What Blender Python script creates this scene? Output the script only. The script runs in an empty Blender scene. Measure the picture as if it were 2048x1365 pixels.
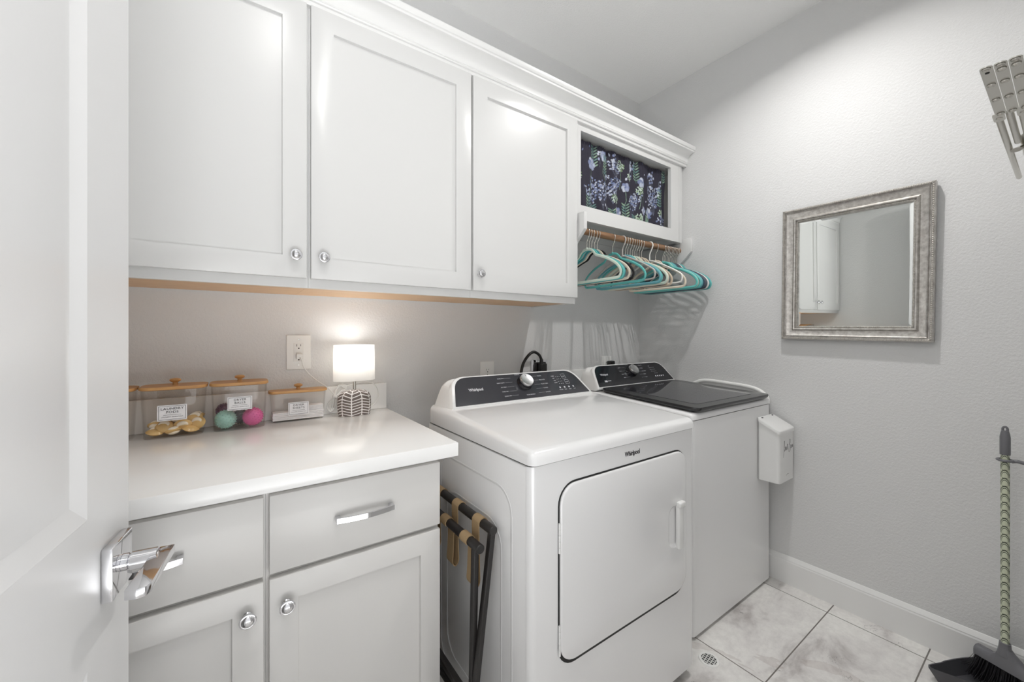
import bpy, bmesh, math, random
import numpy as np
from mathutils import Matrix, Vector, Euler
PI = math.pi
S = bpy.context.scene
COL = S.collection
random.seed(7)

# ------------------------------------------------------------------ camera, world, light, exposure
CAM_LOC = (-2.2267, -1.6769, 1.2239)
cam_data = bpy.data.cameras.new('camera')
cam_data.sensor_width = 36.0
cam_data.lens = 791.4 / 2048 * 36.0
cam_data.shift_y = -(682.5 - 667.94) / 2048
cam_data.clip_start = 0.02
cam = bpy.data.objects.new('camera', cam_data)
COL.objects.link(cam)
cam.location = CAM_LOC
cam.rotation_euler = (PI / 2, 0, -math.radians(35.19))
S.camera = cam

W = bpy.data.worlds.new('world')
S.world = W
W.use_nodes = True
# ambient fill through the doorway, extra strength added from below to lift the ceiling
_wn = W.node_tree.nodes; _wl = W.node_tree.links
_tc = _wn.new('ShaderNodeTexCoord'); _sx = _wn.new('ShaderNodeSeparateXYZ'); _mr = _wn.new('ShaderNodeMapRange')
_wl.new(_tc.outputs['Generated'], _sx.inputs[0]); _wl.new(_sx.outputs[2], _mr.inputs['Value'])
_mr.inputs['From Min'].default_value = -0.50; _mr.inputs['From Max'].default_value = -0.05
_mr.inputs['To Min'].default_value = 6.5; _mr.inputs['To Max'].default_value = 0.9
_wl.new(_mr.outputs[0], _wn['Background'].inputs[1])
_wn['Background'].inputs[0].default_value = (0.985, 0.99, 1.0, 1)
S.view_settings.view_transform = 'Standard'
S.view_settings.look = 'None'
S.view_settings.exposure = 0.15
S.view_settings.gamma = 1.0
S.view_settings.use_curve_mapping = False
CAN_POWER = (9.4, 4.1)
CAN_SPOTS = [(-0.60, -1.07), (-2.02, -1.30)]
LAMP_POWER = 0.62
try:
    S.cycles.use_denoising = True
    S.cycles.max_bounces = 14
    S.cycles.diffuse_bounces = 8
    S.cycles.glossy_bounces = 6
    S.cycles.transparent_max_bounces = 24
    S.cycles.sample_clamp_indirect = 6.0
    S.cycles.caustics_reflective = False
    S.cycles.caustics_refractive = False
except Exception:
    pass

# ------------------------------------------------------------------ materials
def lin(c):
    return tuple(((x / 12.92) if x <= 0.04045 else ((x + 0.055) / 1.055) ** 2.4) for x in c)

def mat(name, srgb, rough=0.5, metal=0.0, coat=0.0, emit=None, es=0.0, spec=0.5):
    m = bpy.data.materials.new(name)
    m.use_nodes = True
    b = m.node_tree.nodes['Principled BSDF']
    b.inputs['Base Color'].default_value = (*lin(srgb), 1)
    b.inputs['Roughness'].default_value = rough
    b.inputs['Metallic'].default_value = metal
    b.inputs['Coat Weight'].default_value = coat
    b.inputs['Coat Roughness'].default_value = 0.05
    b.inputs['Specular IOR Level'].default_value = spec
    if emit:
        b.inputs['Emission Color'].default_value = (*lin(emit), 1)
        b.inputs['Emission Strength'].default_value = es
    return m

def nt(m):
    return m.node_tree, m.node_tree.nodes, m.node_tree.links, m.node_tree.nodes['Principled BSDF']

def coords(m, scale=(1, 1, 1), loc=(0, 0, 0), kind='Object'):
    t, n, l, b = nt(m)
    tc = n.new('ShaderNodeTexCoord'); mp = n.new('ShaderNodeMapping')
    mp.inputs['Scale'].default_value = scale; mp.inputs['Location'].default_value = loc
    l.new(tc.outputs[kind], mp.inputs['Vector'])
    return mp.outputs[0]

def noise(m, vec, scale, detail=3.0, rough=0.5, dist=0.0):
    t, n, l, b = nt(m)
    x = n.new('ShaderNodeTexNoise')
    x.inputs['Scale'].default_value = scale; x.inputs['Detail'].default_value = detail
    x.inputs['Roughness'].default_value = rough; x.inputs['Distortion'].default_value = dist
    l.new(vec, x.inputs['Vector'])
    return x.outputs['Fac']

def ramp(m, fac, stops):
    t, n, l, b = nt(m)
    r = n.new('ShaderNodeValToRGB')
    e = r.color_ramp.elements
    while len(e) < len(stops): e.new(0.5)
    for i, (p, c) in enumerate(stops):
        e[i].position = p; e[i].color = (*lin(c), 1)
    l.new(fac, r.inputs[0])
    return r.outputs[0]

def bump(m, h, strength=0.3, dist=0.002):
    t, n, l, b = nt(m)
    x = n.new('ShaderNodeBump')
    x.inputs['Strength'].default_value = strength; x.inputs['Distance'].default_value = dist
    l.new(h, x.inputs['Height']); l.new(x.outputs[0], b.inputs['Normal'])

def math_node(m, op, a, b_=None, c=None):
    t, n, l, b = nt(m)
    x = n.new('ShaderNodeMath'); x.operation = op
    for i, v in enumerate((a, b_, c)):
        if v is None: continue
        if isinstance(v, (int, float)): x.inputs[i].default_value = v
        else: l.new(v, x.inputs[i])
    return x.outputs[0]

def mixcol(m, fac, a, b_):
    t, n, l, b = nt(m)
    x = n.new('ShaderNodeMix'); x.data_type = 'RGBA'
    if isinstance(fac, (int, float)): x.inputs[0].default_value = fac
    else: l.new(fac, x.inputs[0])
    for i, v in ((6, a), (7, b_)):
        if isinstance(v, tuple): x.inputs[i].default_value = (*lin(v), 1)
        else: l.new(v, x.inputs[i])
    return x.outputs[2]

def paint_wall(name, c):
    m = mat(name, c, 0.62, spec=0.35)
    v = coords(m)
    h = noise(m, v, 115.0, 2.5, 0.55)
    h2 = noise(m, v, 260.0, 1.0, 0.5)
    bump(m, math_node(m, 'ADD', h, math_node(m, 'MULTIPLY', h2, 0.3)), 0.42, 0.004)
    return m

M_WALL = paint_wall('grey_wall_paint', (0.84, 0.84, 0.838))
M_CEIL = paint_wall('ceiling_paint', (0.96, 0.96, 0.955))
M_TRIM = mat('white_trim_paint', (0.90, 0.90, 0.895), 0.32)
M_CAB = mat('white_cabinet_paint', (0.84, 0.84, 0.835), 0.30)
M_BASECAB = mat('base_cabinet_paint', (0.845, 0.84, 0.83), 0.32)
M_DOOR = mat('white_door_paint', (0.83, 0.83, 0.83), 0.30)
M_GAP = mat('shadow_gap', (0.12, 0.12, 0.12), 0.9)
M_QUARTZ = mat('white_quartz', (0.95, 0.95, 0.945), 0.16)
M_APP = mat('white_enamel', (0.90, 0.90, 0.90), 0.16, coat=0.4)
M_APPP = mat('white_plastic', (0.89, 0.89, 0.885), 0.30)
M_SEAM = mat('dark_seam', (0.10, 0.10, 0.10), 0.6)
M_PANEL = mat('charcoal_gloss_panel', (0.20, 0.20, 0.22), 0.10)
M_PANEL2 = mat('black_gloss_panel', (0.13, 0.13, 0.145), 0.10)
M_LID = mat('dark_lid_frame', (0.17, 0.17, 0.175), 0.22)
M_LIDG = mat('smoked_glass', (0.20, 0.20, 0.215), 0.05)
M_INK = mat('dark_ink', (0.16, 0.15, 0.17), 0.5)
M_PRINT = mat('pale_print', (0.82, 0.82, 0.84), 0.5)
M_CHROME = mat('chrome', (0.88, 0.88, 0.89), 0.06, 1.0)
M_STEEL = mat('brushed_nickel', (0.80, 0.79, 0.76), 0.26, 1.0)
M_DIAL = mat('brushed_dial', (0.80, 0.80, 0.80), 0.3, 1.0)
M_BLACK = mat('black_rubber', (0.07, 0.07, 0.07), 0.45)
M_BLACKWOOD = mat('black_painted_wood', (0.14, 0.13, 0.125), 0.4)
M_WHITEP = mat('white_outlet_plastic', (0.92, 0.92, 0.91), 0.35)
M_SLOT = mat('slot_black', (0.05, 0.05, 0.05), 0.7)
M_CORD = mat('white_cord', (0.90, 0.90, 0.89), 0.4)
M_GREYP = mat('grey_plastic', (0.42, 0.42, 0.435), 0.33)
M_DGREYP = mat('dark_grey_plastic', (0.32, 0.32, 0.335), 0.3)
M_BRISTLE = mat('black_bristles', (0.13, 0.13, 0.14), 0.6)
M_MIRROR = mat('mirror_silver', (0.93, 0.94, 0.93), 0.0, 1.0)
M_PAPER = mat('white_label', (0.93, 0.93, 0.94), 0.5)
M_CLOTHW = mat('white_sheets', (0.95, 0.95, 0.96), 0.8)

def wood(name, c1, c2, axis='x', rough=0.45, sc=1.0):
    m = mat(name, c1, rough)
    s = {'x': (3, 40, 40), 'y': (40, 3, 40), 'z': (40, 40, 3)}[axis]
    v = coords(m, tuple(k * sc for k in s))
    f = noise(m, v, 1.0, 5, 0.6, 0.6)
    t, n, l, b = nt(m)
    l.new(ramp(m, f, [(0.3, c1), (0.7, c2)]), b.inputs['Base Color'])
    return m
M_MAPLE = wood('maple_veneer', (0.86, 0.73, 0.58), (0.80, 0.64, 0.47), 'x')
M_BAMBOO = wood('bamboo', (0.82, 0.64, 0.42), (0.72, 0.53, 0.32), 'x', 0.4, 1.5)
M_OAK = wood('stained_rod_wood', (0.62, 0.47, 0.34), (0.40, 0.28, 0.19), 'x', 0.4, 1.6)
M_WEB = mat('tan_webbing', (0.66, 0.56, 0.42), 0.9)
_f = noise(M_WEB, coords(M_WEB, (500, 500, 500)), 1.0, 1.0)
bump(M_WEB, _f, 0.6, 0.001)

M_FLOOR = mat('stone_look_tile', (0.72, 0.71, 0.69), 0.38)
def floor_nodes():
    m = M_FLOOR
    t, n, l, b = nt(m)
    v = coords(m)
    v2 = coords(m, (1.0, 1.6, 1.0))
    a = noise(m, v2, 3.2, 7, 0.62, 0.5)
    c = ramp(m, a, [(0.34, (0.70, 0.68, 0.67)), (0.47, (0.87, 0.86, 0.85)), (0.62, (0.93, 0.925, 0.91))])
    a2 = noise(m, v, 38.0, 5, 0.75)
    c = mixcol(m, math_node(m, 'MULTIPLY', math_node(m, 'SUBTRACT', a2, 0.42), 0.55), c, (0.50, 0.49, 0.48))
    a3 = noise(m, v, 2.1, 4, 0.6, 1.5)
    rust = math_node(m, 'MULTIPLY', math_node(m, 'GREATER_THAN', a3, 0.60), 0.22)
    c = mixcol(m, rust, c, (0.60, 0.53, 0.50))
    # thin cracks in the stone print
    a4 = noise(m, coords(m, (1, 1, 1), (3.3, 1.2, 0)), 2.4, 6, 0.65, 0.8)
    cr = math_node(m, 'LESS_THAN', math_node(m, 'ABSOLUTE', math_node(m, 'SUBTRACT', a4, 0.5)), 0.0022)
    patch = math_node(m, 'GREATER_THAN', noise(m, v, 2.7, 2), 0.57)
    c = mixcol(m, math_node(m, 'MULTIPLY', math_node(m, 'MULTIPLY', cr, patch), 0.55), c, (0.36, 0.34, 0.33))
    br = n.new('ShaderNodeTexBrick')
    br.offset = 0.0; br.squash = 1.0
    br.inputs['Scale'].default_value = 1.0
    br.inputs['Brick Width'].default_value = 0.61
    br.inputs['Row Height'].default_value = 0.3023
    br.inputs['Mortar Size'].default_value = 0.0022
    br.inputs['Mortar Smooth'].default_value = 0.05
    l.new(coords(m, (1, 1, 1), (0.705 + 6.1, 1.055 + 3.023, 0)), br.inputs['Vector'])
    c = mixcol(m, br.outputs['Fac'], c, (0.46, 0.44, 0.42))
    l.new(c, b.inputs['Base Color'])
    bump(m, math_node(m, 'SUBTRACT', 1.0, br.outputs['Fac']), 0.5, 0.002)
floor_nodes()

def clear_mat(name, tint=(0.993, 0.988, 0.982), gloss_rough=0.02):
    m = bpy.data.materials.new(name)
    m.use_nodes = True
    n = m.node_tree.nodes; l = m.node_tree.links
    n.clear()
    o = n.new('ShaderNodeOutputMaterial'); mx = n.new('ShaderNodeMixShader')
    tr = n.new('ShaderNodeBsdfTransparent'); gl = n.new('ShaderNodeBsdfGlossy'); fr = n.new('ShaderNodeLayerWeight'); pw = n.new('ShaderNodeMath'); pw.operation = 'POWER'; ml = n.new('ShaderNodeMath'); ml.operation = 'MULTIPLY_ADD'
    tr.inputs[0].default_value = (*tint, 1); gl.inputs['Roughness'].default_value = gloss_rough
    fr.inputs[0].default_value = 0.5; pw.inputs[1].default_value = 5.0; ml.inputs[1].default_value = 0.6; ml.inputs[2].default_value = 0.025
    l.new(fr.outputs['Facing'], pw.inputs[0]); l.new(pw.outputs[0], ml.inputs[0]); l.new(ml.outputs[0], mx.inputs[0]); l.new(tr.outputs[0], mx.inputs[1]); l.new(gl.outputs[0], mx.inputs[2])
    l.new(mx.outputs[0], o.inputs[0])
    return m
M_CLEAR = clear_mat('clear_plastic')

def vcol_mat(name, rough=0.8):
    m = mat(name, (1, 1, 1), rough)
    t, n, l, b = nt(m)
    a = n.new('ShaderNodeVertexColor'); a.layer_name = 'dye'
    l.new(a.outputs['Color'], b.inputs['Base Color'])
    return m

# ------------------------------------------------------------------ mesh helpers
WM = {}
def wm(o):
    return WM.get(o.name, Matrix.Identity(4)) if o else Matrix.Identity(4)

def link(name, me, parent=None, wmat=None):
    o = bpy.data.objects.new(name, me); COL.objects.link(o)
    if parent:
        o.parent = parent
        WM[o.name] = wm(parent)
    return o

def finish_mesh(me, mats, smooth=True, ang=35):
    for m in (mats if isinstance(mats, (list, tuple)) else [mats]):
        me.materials.append(m)
    if smooth:
        me.polygons.foreach_set('use_smooth', [True] * len(me.polygons))
        me.set_sharp_from_angle(angle=math.radians(ang))
    me.update()

def obj(name, bm, m, parent=None, world=True, smooth=True, ang=35, recalc=True):
    if recalc:
        bmesh.ops.recalc_face_normals(bm, faces=bm.faces)
    loc = None
    if parent and world:
        bm.transform(wm(parent).inverted())
    elif not parent and world:
        xs = [v.co for v in bm.verts]
        lo = Vector((min(c.x for c in xs), min(c.y for c in xs), min(c.z for c in xs)))
        hi = Vector((max(c.x for c in xs), max(c.y for c in xs), max(c.z for c in xs)))
        loc = Vector(((lo.x + hi.x) / 2, (lo.y + hi.y) / 2, lo.z))
        bm.transform(Matrix.Translation(-loc))
    me = bpy.data.meshes.new(name)
    bm.to_mesh(me); bm.free()
    finish_mesh(me, m, smooth, ang)
    o = link(name, me, parent)
    if loc is not None:
        o.location = loc
        WM[o.name] = Matrix.Translation(loc)
    return o

def struct(name, bm, m, parent=None, **k):
    o = bpy.data.objects.new(name, None)
    bpy.data.objects.remove(o)
    bmesh.ops.recalc_face_normals(bm, faces=bm.faces)
    me = bpy.data.meshes.new(name); bm.to_mesh(me); bm.free()
    finish_mesh(me, m, **k)
    o = link(name, me, parent)
    if not parent: o['kind'] = 'structure'
    return o

def tag(o, label, cat, group=None, kind=None):
    o['label'] = label; o['category'] = cat
    if group: o['group'] = group
    if kind: o['kind'] = kind
    return o

def thing(name, label, cat, loc, rot=(0, 0, 0), group=None):
    o = bpy.data.objects.new(name, None); COL.objects.link(o)
    o.empty_display_size = 0.05
    o.location = loc; o.rotation_euler = rot
    WM[o.name] = Matrix.Translation(loc) @ Euler(rot).to_matrix().to_4x4()
    return tag(o, label, cat, group)

def BM():
    return bmesh.new()

def box(bm, x0, x1, y0, y1, z0, z1, bev=0.0, seg=2, mi=0, M=None):
    r = bmesh.ops.create_cube(bm, size=1.0)
    vs = r['verts']
    for v in vs:
        v.co = Vector((x0 + (v.co.x + .5) * (x1 - x0), y0 + (v.co.y + .5) * (y1 - y0), z0 + (v.co.z + .5) * (z1 - z0)))
    if M is not None:
        bmesh.ops.transform(bm, matrix=M, verts=vs)
    fs = list({f for v in vs for f in v.link_faces})
    for f in fs: f.material_index = mi
    if bev > 0:
        es = list({e for v in vs for e in v.link_edges})
        bmesh.ops.bevel(bm, geom=es, offset=bev, segments=seg, affect='EDGES', profile=0.5)
    return bm

def bxm(x0, x1, y0, y1, z0, z1, bev=0.0, seg=2):
    return box(BM(), x0, x1, y0, y1, z0, z1, bev, seg)

def poly(bm, pts, vec, mi=0, bev=0.0, seg=2):
    """closed polygon of 3D points swept along vec"""
    vs = [bm.verts.new(p) for p in pts]
    f = bm.faces.new(vs)
    r = bmesh.ops.extrude_face_region(bm, geom=[f])
    nv = [g for g in r['geom'] if isinstance(g, bmesh.types.BMVert)]
    bmesh.ops.translate(bm, verts=nv, vec=Vector(vec))
    allv = vs + nv
    fs = list({f for v in allv for f in v.link_faces})
    for g in fs: g.material_index = mi
    if bev > 0:
        es = list({e for v in allv for e in v.link_edges})
        bmesh.ops.bevel(bm, geom=es, offset=bev, segments=seg, affect='EDGES', profile=0.5)
    return bm

def rrect(cx, cy, hx, hy, r, n=6):
    pts = []
    for (sx, sy, a0) in ((1, 1, 0), (-1, 1, 90), (-1, -1, 180), (1, -1, 270)):
        for i in range(n + 1):
            a = math.radians(a0 + 90 * i / n)
            pts.append((cx + sx * (hx - r) + r * math.cos(a), cy + sy * (hy - r) + r * math.sin(a)))
    return pts

def loft(bm, rings, cap0=True, cap1=True, closed=True, mi=0):
    R = [[bm.verts.new(p) for p in ring] for ring in rings]
    n = len(R[0])
    for a, b in zip(R[:-1], R[1:]):
        for i in range(n if closed else n - 1):
            j = (i + 1) % n
            f = bm.faces.new((a[i], a[j], b[j], b[i])); f.material_index = mi
    if cap0:
        f = bm.faces.new(list(reversed(R[0]))); f.material_index = mi
    if cap1:
        f = bm.faces.new(R[-1]); f.material_index = mi
    return bm

def lathe(bm, prof, c=(0, 0, 0), n=32, M=None, sx=1.0, sy=1.0, mi=0):
    """prof: [(r,z)]"""
    rings = []
    for r, z in prof:
        ring = []
        for i in range(n):
            a = 2 * PI * i / n
            p = Vector((r * sx * math.cos(a), r * sy * math.sin(a), z))
            if M is not None: p = M @ p
            ring.append(p + Vector(c))
        rings.append(ring)
    return loft(bm, rings, mi=mi)

def smooth_path(pts, n=8, closed=False):
    P = [Vector(p) for p in pts]; out = []
    m = len(P)
    rng = range(m if closed else m - 1)
    for i in rng:
        if closed:
            p0, p1, p2, p3 = P[(i - 1) % m], P[i], P[(i + 1) % m], P[(i + 2) % m]
        else:
            p0 = P[i - 1] if i > 0 else P[i] * 2 - P[i + 1]
            p1, p2 = P[i], P[i + 1]
            p3 = P[i + 2] if i + 2 < m else P[i + 1] * 2 - P[i]
        for k in range(n):
            t = k / n
            out.append(0.5 * ((2 * p1) + (-p0 + p2) * t + (2 * p0 - 5 * p1 + 4 * p2 - p3) * t * t + (-p0 + 3 * p1 - 3 * p2 + p3) * t ** 3))
    if not closed: out.append(P[-1])
    return out

def tube(bm, path, r, n=10, closed=False, mi=0, flat=None):
    """flat=(axis_index, factor): squash the section along a world axis"""
    P = [Vector(p) for p in path]; m = len(P)
    rings = []; up = None
    for i, p in enumerate(P):
        if closed: d = P[(i + 1) % m] - P[(i - 1) % m]
        else: d = P[min(i + 1, m - 1)] - P[max(i - 1, 0)]
        if d.length < 1e-9: d = Vector((0, 0, 1))
        d.normalize()
        if up is None:
            up = Vector((0, 0, 1)) if abs(d.z) < 0.9 else Vector((1, 0, 0))
        up = (up - d * up.dot(d))
        if up.length < 1e-6: up = d.orthogonal()
        up.normalize()
        s = d.cross(up)
        rr = r[i] if isinstance(r, (list, tuple)) else r
        ring = []
        for k in range(n):
            a = 2 * PI * k / n
            o = up * math.cos(a) * rr + s * math.sin(a) * rr
            if flat: o[flat[0]] *= flat[1]
            ring.append(p + o)
        rings.append(ring)
    if closed:
        R = [[bm.verts.new(q) for q in ring] for ring in rings]
        for a in range(m):
            b = (a + 1) % m
            for i in range(n):
                j = (i + 1) % n
                f = bm.faces.new((R[a][i], R[a][j], R[b][j], R[b][i])); f.material_index = mi
        return bm
    return loft(bm, rings, mi=mi)

def ball(bm, c, r, u=12, v=8, mi=0, sc=(1, 1, 1)):
    q = bmesh.ops.create_uvsphere(bm, u_segments=u, v_segments=v, radius=r)
    for w in q['verts']:
        w.co = Vector((w.co.x * sc[0], w.co.y * sc[1], w.co.z * sc[2])) + Vector(c)
    for f in {f for w in q['verts'] for f in w.link_faces}: f.material_index = mi
    return bm

def frame_M(right, up, origin):
    r = Vector(right).normalized(); u = Vector(up).normalized(); n = r.cross(u)
    return Matrix(((r.x, u.x, n.x, origin[0]), (r.y, u.y, n.y, origin[1]), (r.z, u.z, n.z, origin[2]), (0, 0, 0, 1)))

def text_into(bm, body, size, M, ext=0.0004, align='CENTER', sx=1.0, bold=0.0, spacing=1.0, shear=0.0):
    cu = bpy.data.curves.new('t', 'FONT')
    cu.body = body; cu.size = size; cu.extrude = ext; cu.align_x = align; cu.align_y = 'CENTER'
    cu.offset = bold; cu.space_character = spacing; cu.shear = shear; cu.resolution_u = 3
    o = bpy.data.objects.new('t', cu); COL.objects.link(o)
    bpy.context.view_layer.update()
    me = bpy.data.meshes.new_from_object(o.evaluated_get(bpy.context.evaluated_depsgraph_get()))
    bpy.data.objects.remove(o); bpy.data.curves.remove(cu)
    me.transform(M @ Matrix.Diagonal((sx, 1, 1, 1)))
    bm.from_mesh(me); bpy.data.meshes.remove(me)
    return bm

def logo_into(bm, M, w):
    """the wordmark with its swoosh, w wide"""
    text_into(bm, 'Whirlpool', w * 0.262, M, bold=w * 0.0055, sx=0.86)
    pts = []
    for i in range(40):
        a = math.radians(70 + 300 * i / 39)
        x, y = 0.105 * math.cos(a), 0.062 * math.sin(a)
        c, s = math.cos(math.radians(38)), math.sin(math.radians(38))
        pts.append(M @ Vector((w * (0.10 + x * c - y * s), w * (-0.01 + x * s + y * c), 0.0004)))
    tube(bm, pts, w * 0.006, 5)
    return bm

# ------------------------------------------------------------------ the room
ZC = 2.766; XL = -2.62; YF = -1.72
struct('floor', bxm(-4.2, 0.10, -2.3, 0.10, -0.08, 0.0), M_FLOOR, smooth=False)
struct('ceiling', bxm(-4.2, 0.10, -2.3, 0.10, ZC, ZC + 0.08), M_CEIL, smooth=False)
struct('wall_back', bxm(XL - 0.1, 0.10, 0.0, 0.10, -0.02, ZC + 0.02), M_WALL, smooth=False)
struct('wall_right', bxm(0.0, 0.10, YF - 0.1, 0.001, -0.02, ZC + 0.02), M_WALL, smooth=False)
struct('wall_left', bxm(XL - 0.1, XL, YF - 0.1, 0.001, -0.02, ZC + 0.02), M_WALL, smooth=False)
b = BM()
box(b, XL - .1, -2.49, YF - 0.115, YF, 0, ZC + .01)
box(b, -1.66, 0.10, YF - 0.115, YF, 0, ZC + .01)
box(b, -2.49, -1.66, YF - 0.115, YF, 2.46, ZC + .01)
struct('wall_front', b, M_WALL, smooth=False)

def baseboard(name, pts0, vec, nrm):
    b = BM(); n = Vector(nrm)
    prof = [(0, 0), (0.0145, 0), (0.0145, 0.108), (0.0125, 0.113), (0.0125, 0.117), (0.0095, 0.122), (0.006, 0.128), (0.003, 0.133), (0, 0.134)]
    poly(b, [Vector(pts0) + n * d + Vector((0, 0, z)) for d, z in prof], vec)
    return struct(name, b, M_TRIM, ang=20)
baseboard('baseboard_right', (0, YF, 0), (0, -YF, 0), (-1, 0, 0))
baseboard('baseboard_back', (-1.746, 0, 0), (1.73, 0, 0), (0, -1, 0))
baseboard('baseboard_front', (-1.60, YF, 0), (1.585, 0, 0), (0, 1, 0))
# door casing around the doorway, behind the camera
b = BM()
box(b, -2.56, -2.49, YF, YF + 0.012, 0, 2.53, 0.003); box(b, -1.66, -1.59, YF, YF + 0.012, 0, 2.53, 0.003)
box(b, -2.56, -1.59, YF, YF + 0.012, 2.46, 2.53, 0.003)
struct('trim_1', b, M_TRIM)

# open door leaf: local x along the leaf (0.09 = latch edge), y = outward normal, z up
hd = math.radians(7.5)
DM = frame_M((math.sin(hd), math.cos(hd), 0), (0, 0, 1), (-2.3635, -0.9686, 0))
# frame_M gives columns right, up, normal(= right x up) : normal points to +x side
def dpt(s, t, z):
    return DM @ Vector((s, z, t))
def door_leaf():
    b = BM()
    ss = [-0.723, -0.599, -0.034, 0.09]; zs = [0.012, 0.24, 0.825, 1.001, 2.30, 2.44]
    for side, t in ((1, 0.0), (-1, -0.035)):
        V = [[b.verts.new(dpt(s, t, z)) for z in zs] for s in ss]
        for i in range(3):
            for j in range(5):
                q = [V[i][j], V[i + 1][j], V[i + 1][j + 1], V[i][j + 1]]
                f = b.faces.new(q if side == 1 else q[::-1])
                f.normal_update()
                if i == 1 and j in (1, 3):
                    for th, dp in ((0.002, 0.0006), (0.007, -0.0020), (0.012, -0.0032), (0.004, -0.0014), (0.003, 0.0), (0.019, 0.0052)):
                        bmesh.ops.inset_individual(b, faces=[f], thickness=th, depth=dp, use_even_offset=True)
        if side == 1: VF = V
        else: VB = V
    def strip(a, c):
        for k in range(len(a) - 1):
            b.faces.new((a[k], a[k + 1], c[k + 1], c[k]))
    strip(VF[3], VB[3]); strip(VF[0], VB[0])
    strip([VF[i][0] for i in range(4)], [VB[i][0] for i in range(4)])
    strip([VF[i][5] for i in range(4)], [VB[i][5] for i in range(4)])
    return b
door = struct('door_1', door_leaf(), M_DOOR, ang=18)
WM[door.name] = Matrix.Identity(4)
def dbox(bm, s0, s1, t0, t1, z0, z1, bev=0.0, seg=2):
    box(bm, s0, s1, z0, z1, t0, t1, bev, seg, M=DM)
handle = obj('door_handle', (lambda b: (dbox(b, 0.0, 0.066, 0.0, 0.0112, 0.881, 0.949, 0.0012), b)[1])(BM()), M_CHROME, door)
handle['label'] = 'chrome lever handle on a square plate'
b = BM()
def dcyl(bm, s, z, t0, t1, r, n=28):
    ax = (dpt(0, 1, 0) - dpt(0, 0, 0)).normalized()
    tube(bm, [dpt(s, t0, z), dpt(s, t0 + 0.0005, z), dpt(s, t1 - 0.0005, z), dpt(s, t1, z)], [r - 0.0008, r, r, r - 0.0008], n)
dcyl(b, 0.033, 0.915, 0.011, 0.0185, 0.0112); dcyl(b, 0.033, 0.915, 0.0185, 0.0200, 0.0102); dcyl(b, 0.033, 0.915, 0.0200, 0.048, 0.0118)
obj('handle_neck', b, M_CHROME, handle)
b = BM()
pr = [(0.047, 0.040), (0.047, 0.063), (-0.052, 0.063), (-0.060, 0.060), (-0.064, 0.052), (-0.060, 0.040), (0.0, 0.041)]
poly(b, [dpt(s, t, 0.909) for s, t in pr], dpt(0, 0, 0.921) - dpt(0, 0, 0.909), bev=0.0012)
obj('lever', b, M_CHROME, handle)
b = BM()
box(b, 0.0885, 0.0908, 0.885, 0.945, -0.030, -0.005, 0.0005, M=DM)
obj('latch_plate', b, M_CHROME, door)

# ------------------------------------------------------------------ recessed ceiling lights (above the frame)
for i, (x, y) in enumerate(CAN_SPOTS):
    t = thing('recessed_light', ['round recessed ceiling light above the washer and dryer', 'round recessed ceiling light above the base cabinets'][i], 'ceiling light', (x, y, ZC - 0.012), group='recessed ceiling lights')
    b = BM(); lathe(b, [(0.052, 0.0115), (0.052, 0.002), (0.075, 0.0), (0.09, 0.006), (0.09, 0.0115)], (x, y, ZC - 0.012), 40)
    obj('trim_ring', b, M_TRIM, t)
    L = bpy.data.lights.new('ceiling_lamp', 'AREA'); L.shape = 'DISK'; L.size = 0.055; L.energy = CAN_POWER[i]; L.color = (1.0, 0.985, 0.97); L.spread = math.radians(148)
    lo = bpy.data.objects.new('ceiling_lamp', L); COL.objects.link(lo); lo.parent = t; lo.location = (0, 0, -0.004)

# ------------------------------------------------------------------ cabinets
def shaker(x0, x1, z0, z1, yf, th, stile, rec=0.009):
    b = BM()
    box(b, x0, x1, yf, yf + th, z0, z1, 0.0018, 2)
    b.faces.ensure_lookup_table()
    f = max(b.faces, key=lambda f: (round(-f.normal.y, 3), f.calc_area()))
    bmesh.ops.inset_individual(b, faces=[f], thickness=stile - 0.0018, depth=0, use_even_offset=True)
    bmesh.ops.inset_individual(b, faces=[f], thickness=0.0012, depth=-rec, use_even_offset=True)
    return b

def frame_box(b, x0, x1, y0, y1, z0, z1, wl, wr, wb, wt):
    """one-piece rectangular frame, front at y0"""
    O = [(x0, z0), (x1, z0), (x1, z1), (x0, z1)]; I = [(x0 + wl, z0 + wb), (x1 - wr, z0 + wb), (x1 - wr, z1 - wt), (x0 + wl, z1 - wt)]
    R = [[b.verts.new((x, y, z)) for x, z in L] for L, y in ((O, y1), (O, y0), (I, y0), (I, y1))]
    for a in range(4):
        c = (a + 1) % 4
        for k in range(4):
            j = (k + 1) % 4
            b.faces.new((R[a][k], R[a][j], R[c][j], R[c][k]))

def knob(parent, x, z, y0):
    b = BM()
    Mx = Matrix.Rotation(PI / 2, 4, 'X')   # local z -> -y
    lathe(b, [(0.0085, 0), (0.0085, 0.002), (0.0055, 0.005), (0.0050, 0.012), (0.0075, 0.016), (0.0135, 0.018), (0.0160, 0.0205), (0.0163, 0.0225), (0.0152, 0.0245), (0.0130, 0.0252), (0.0120, 0.0250), (0.0112, 0.0262), (0.0080, 0.0285), (0.0035, 0.0295)], (x, y0, z), 32, Mx)
    o = obj('knob', b, M_CHROME, parent); o['label'] = 'round chrome knob'
    return o

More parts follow.
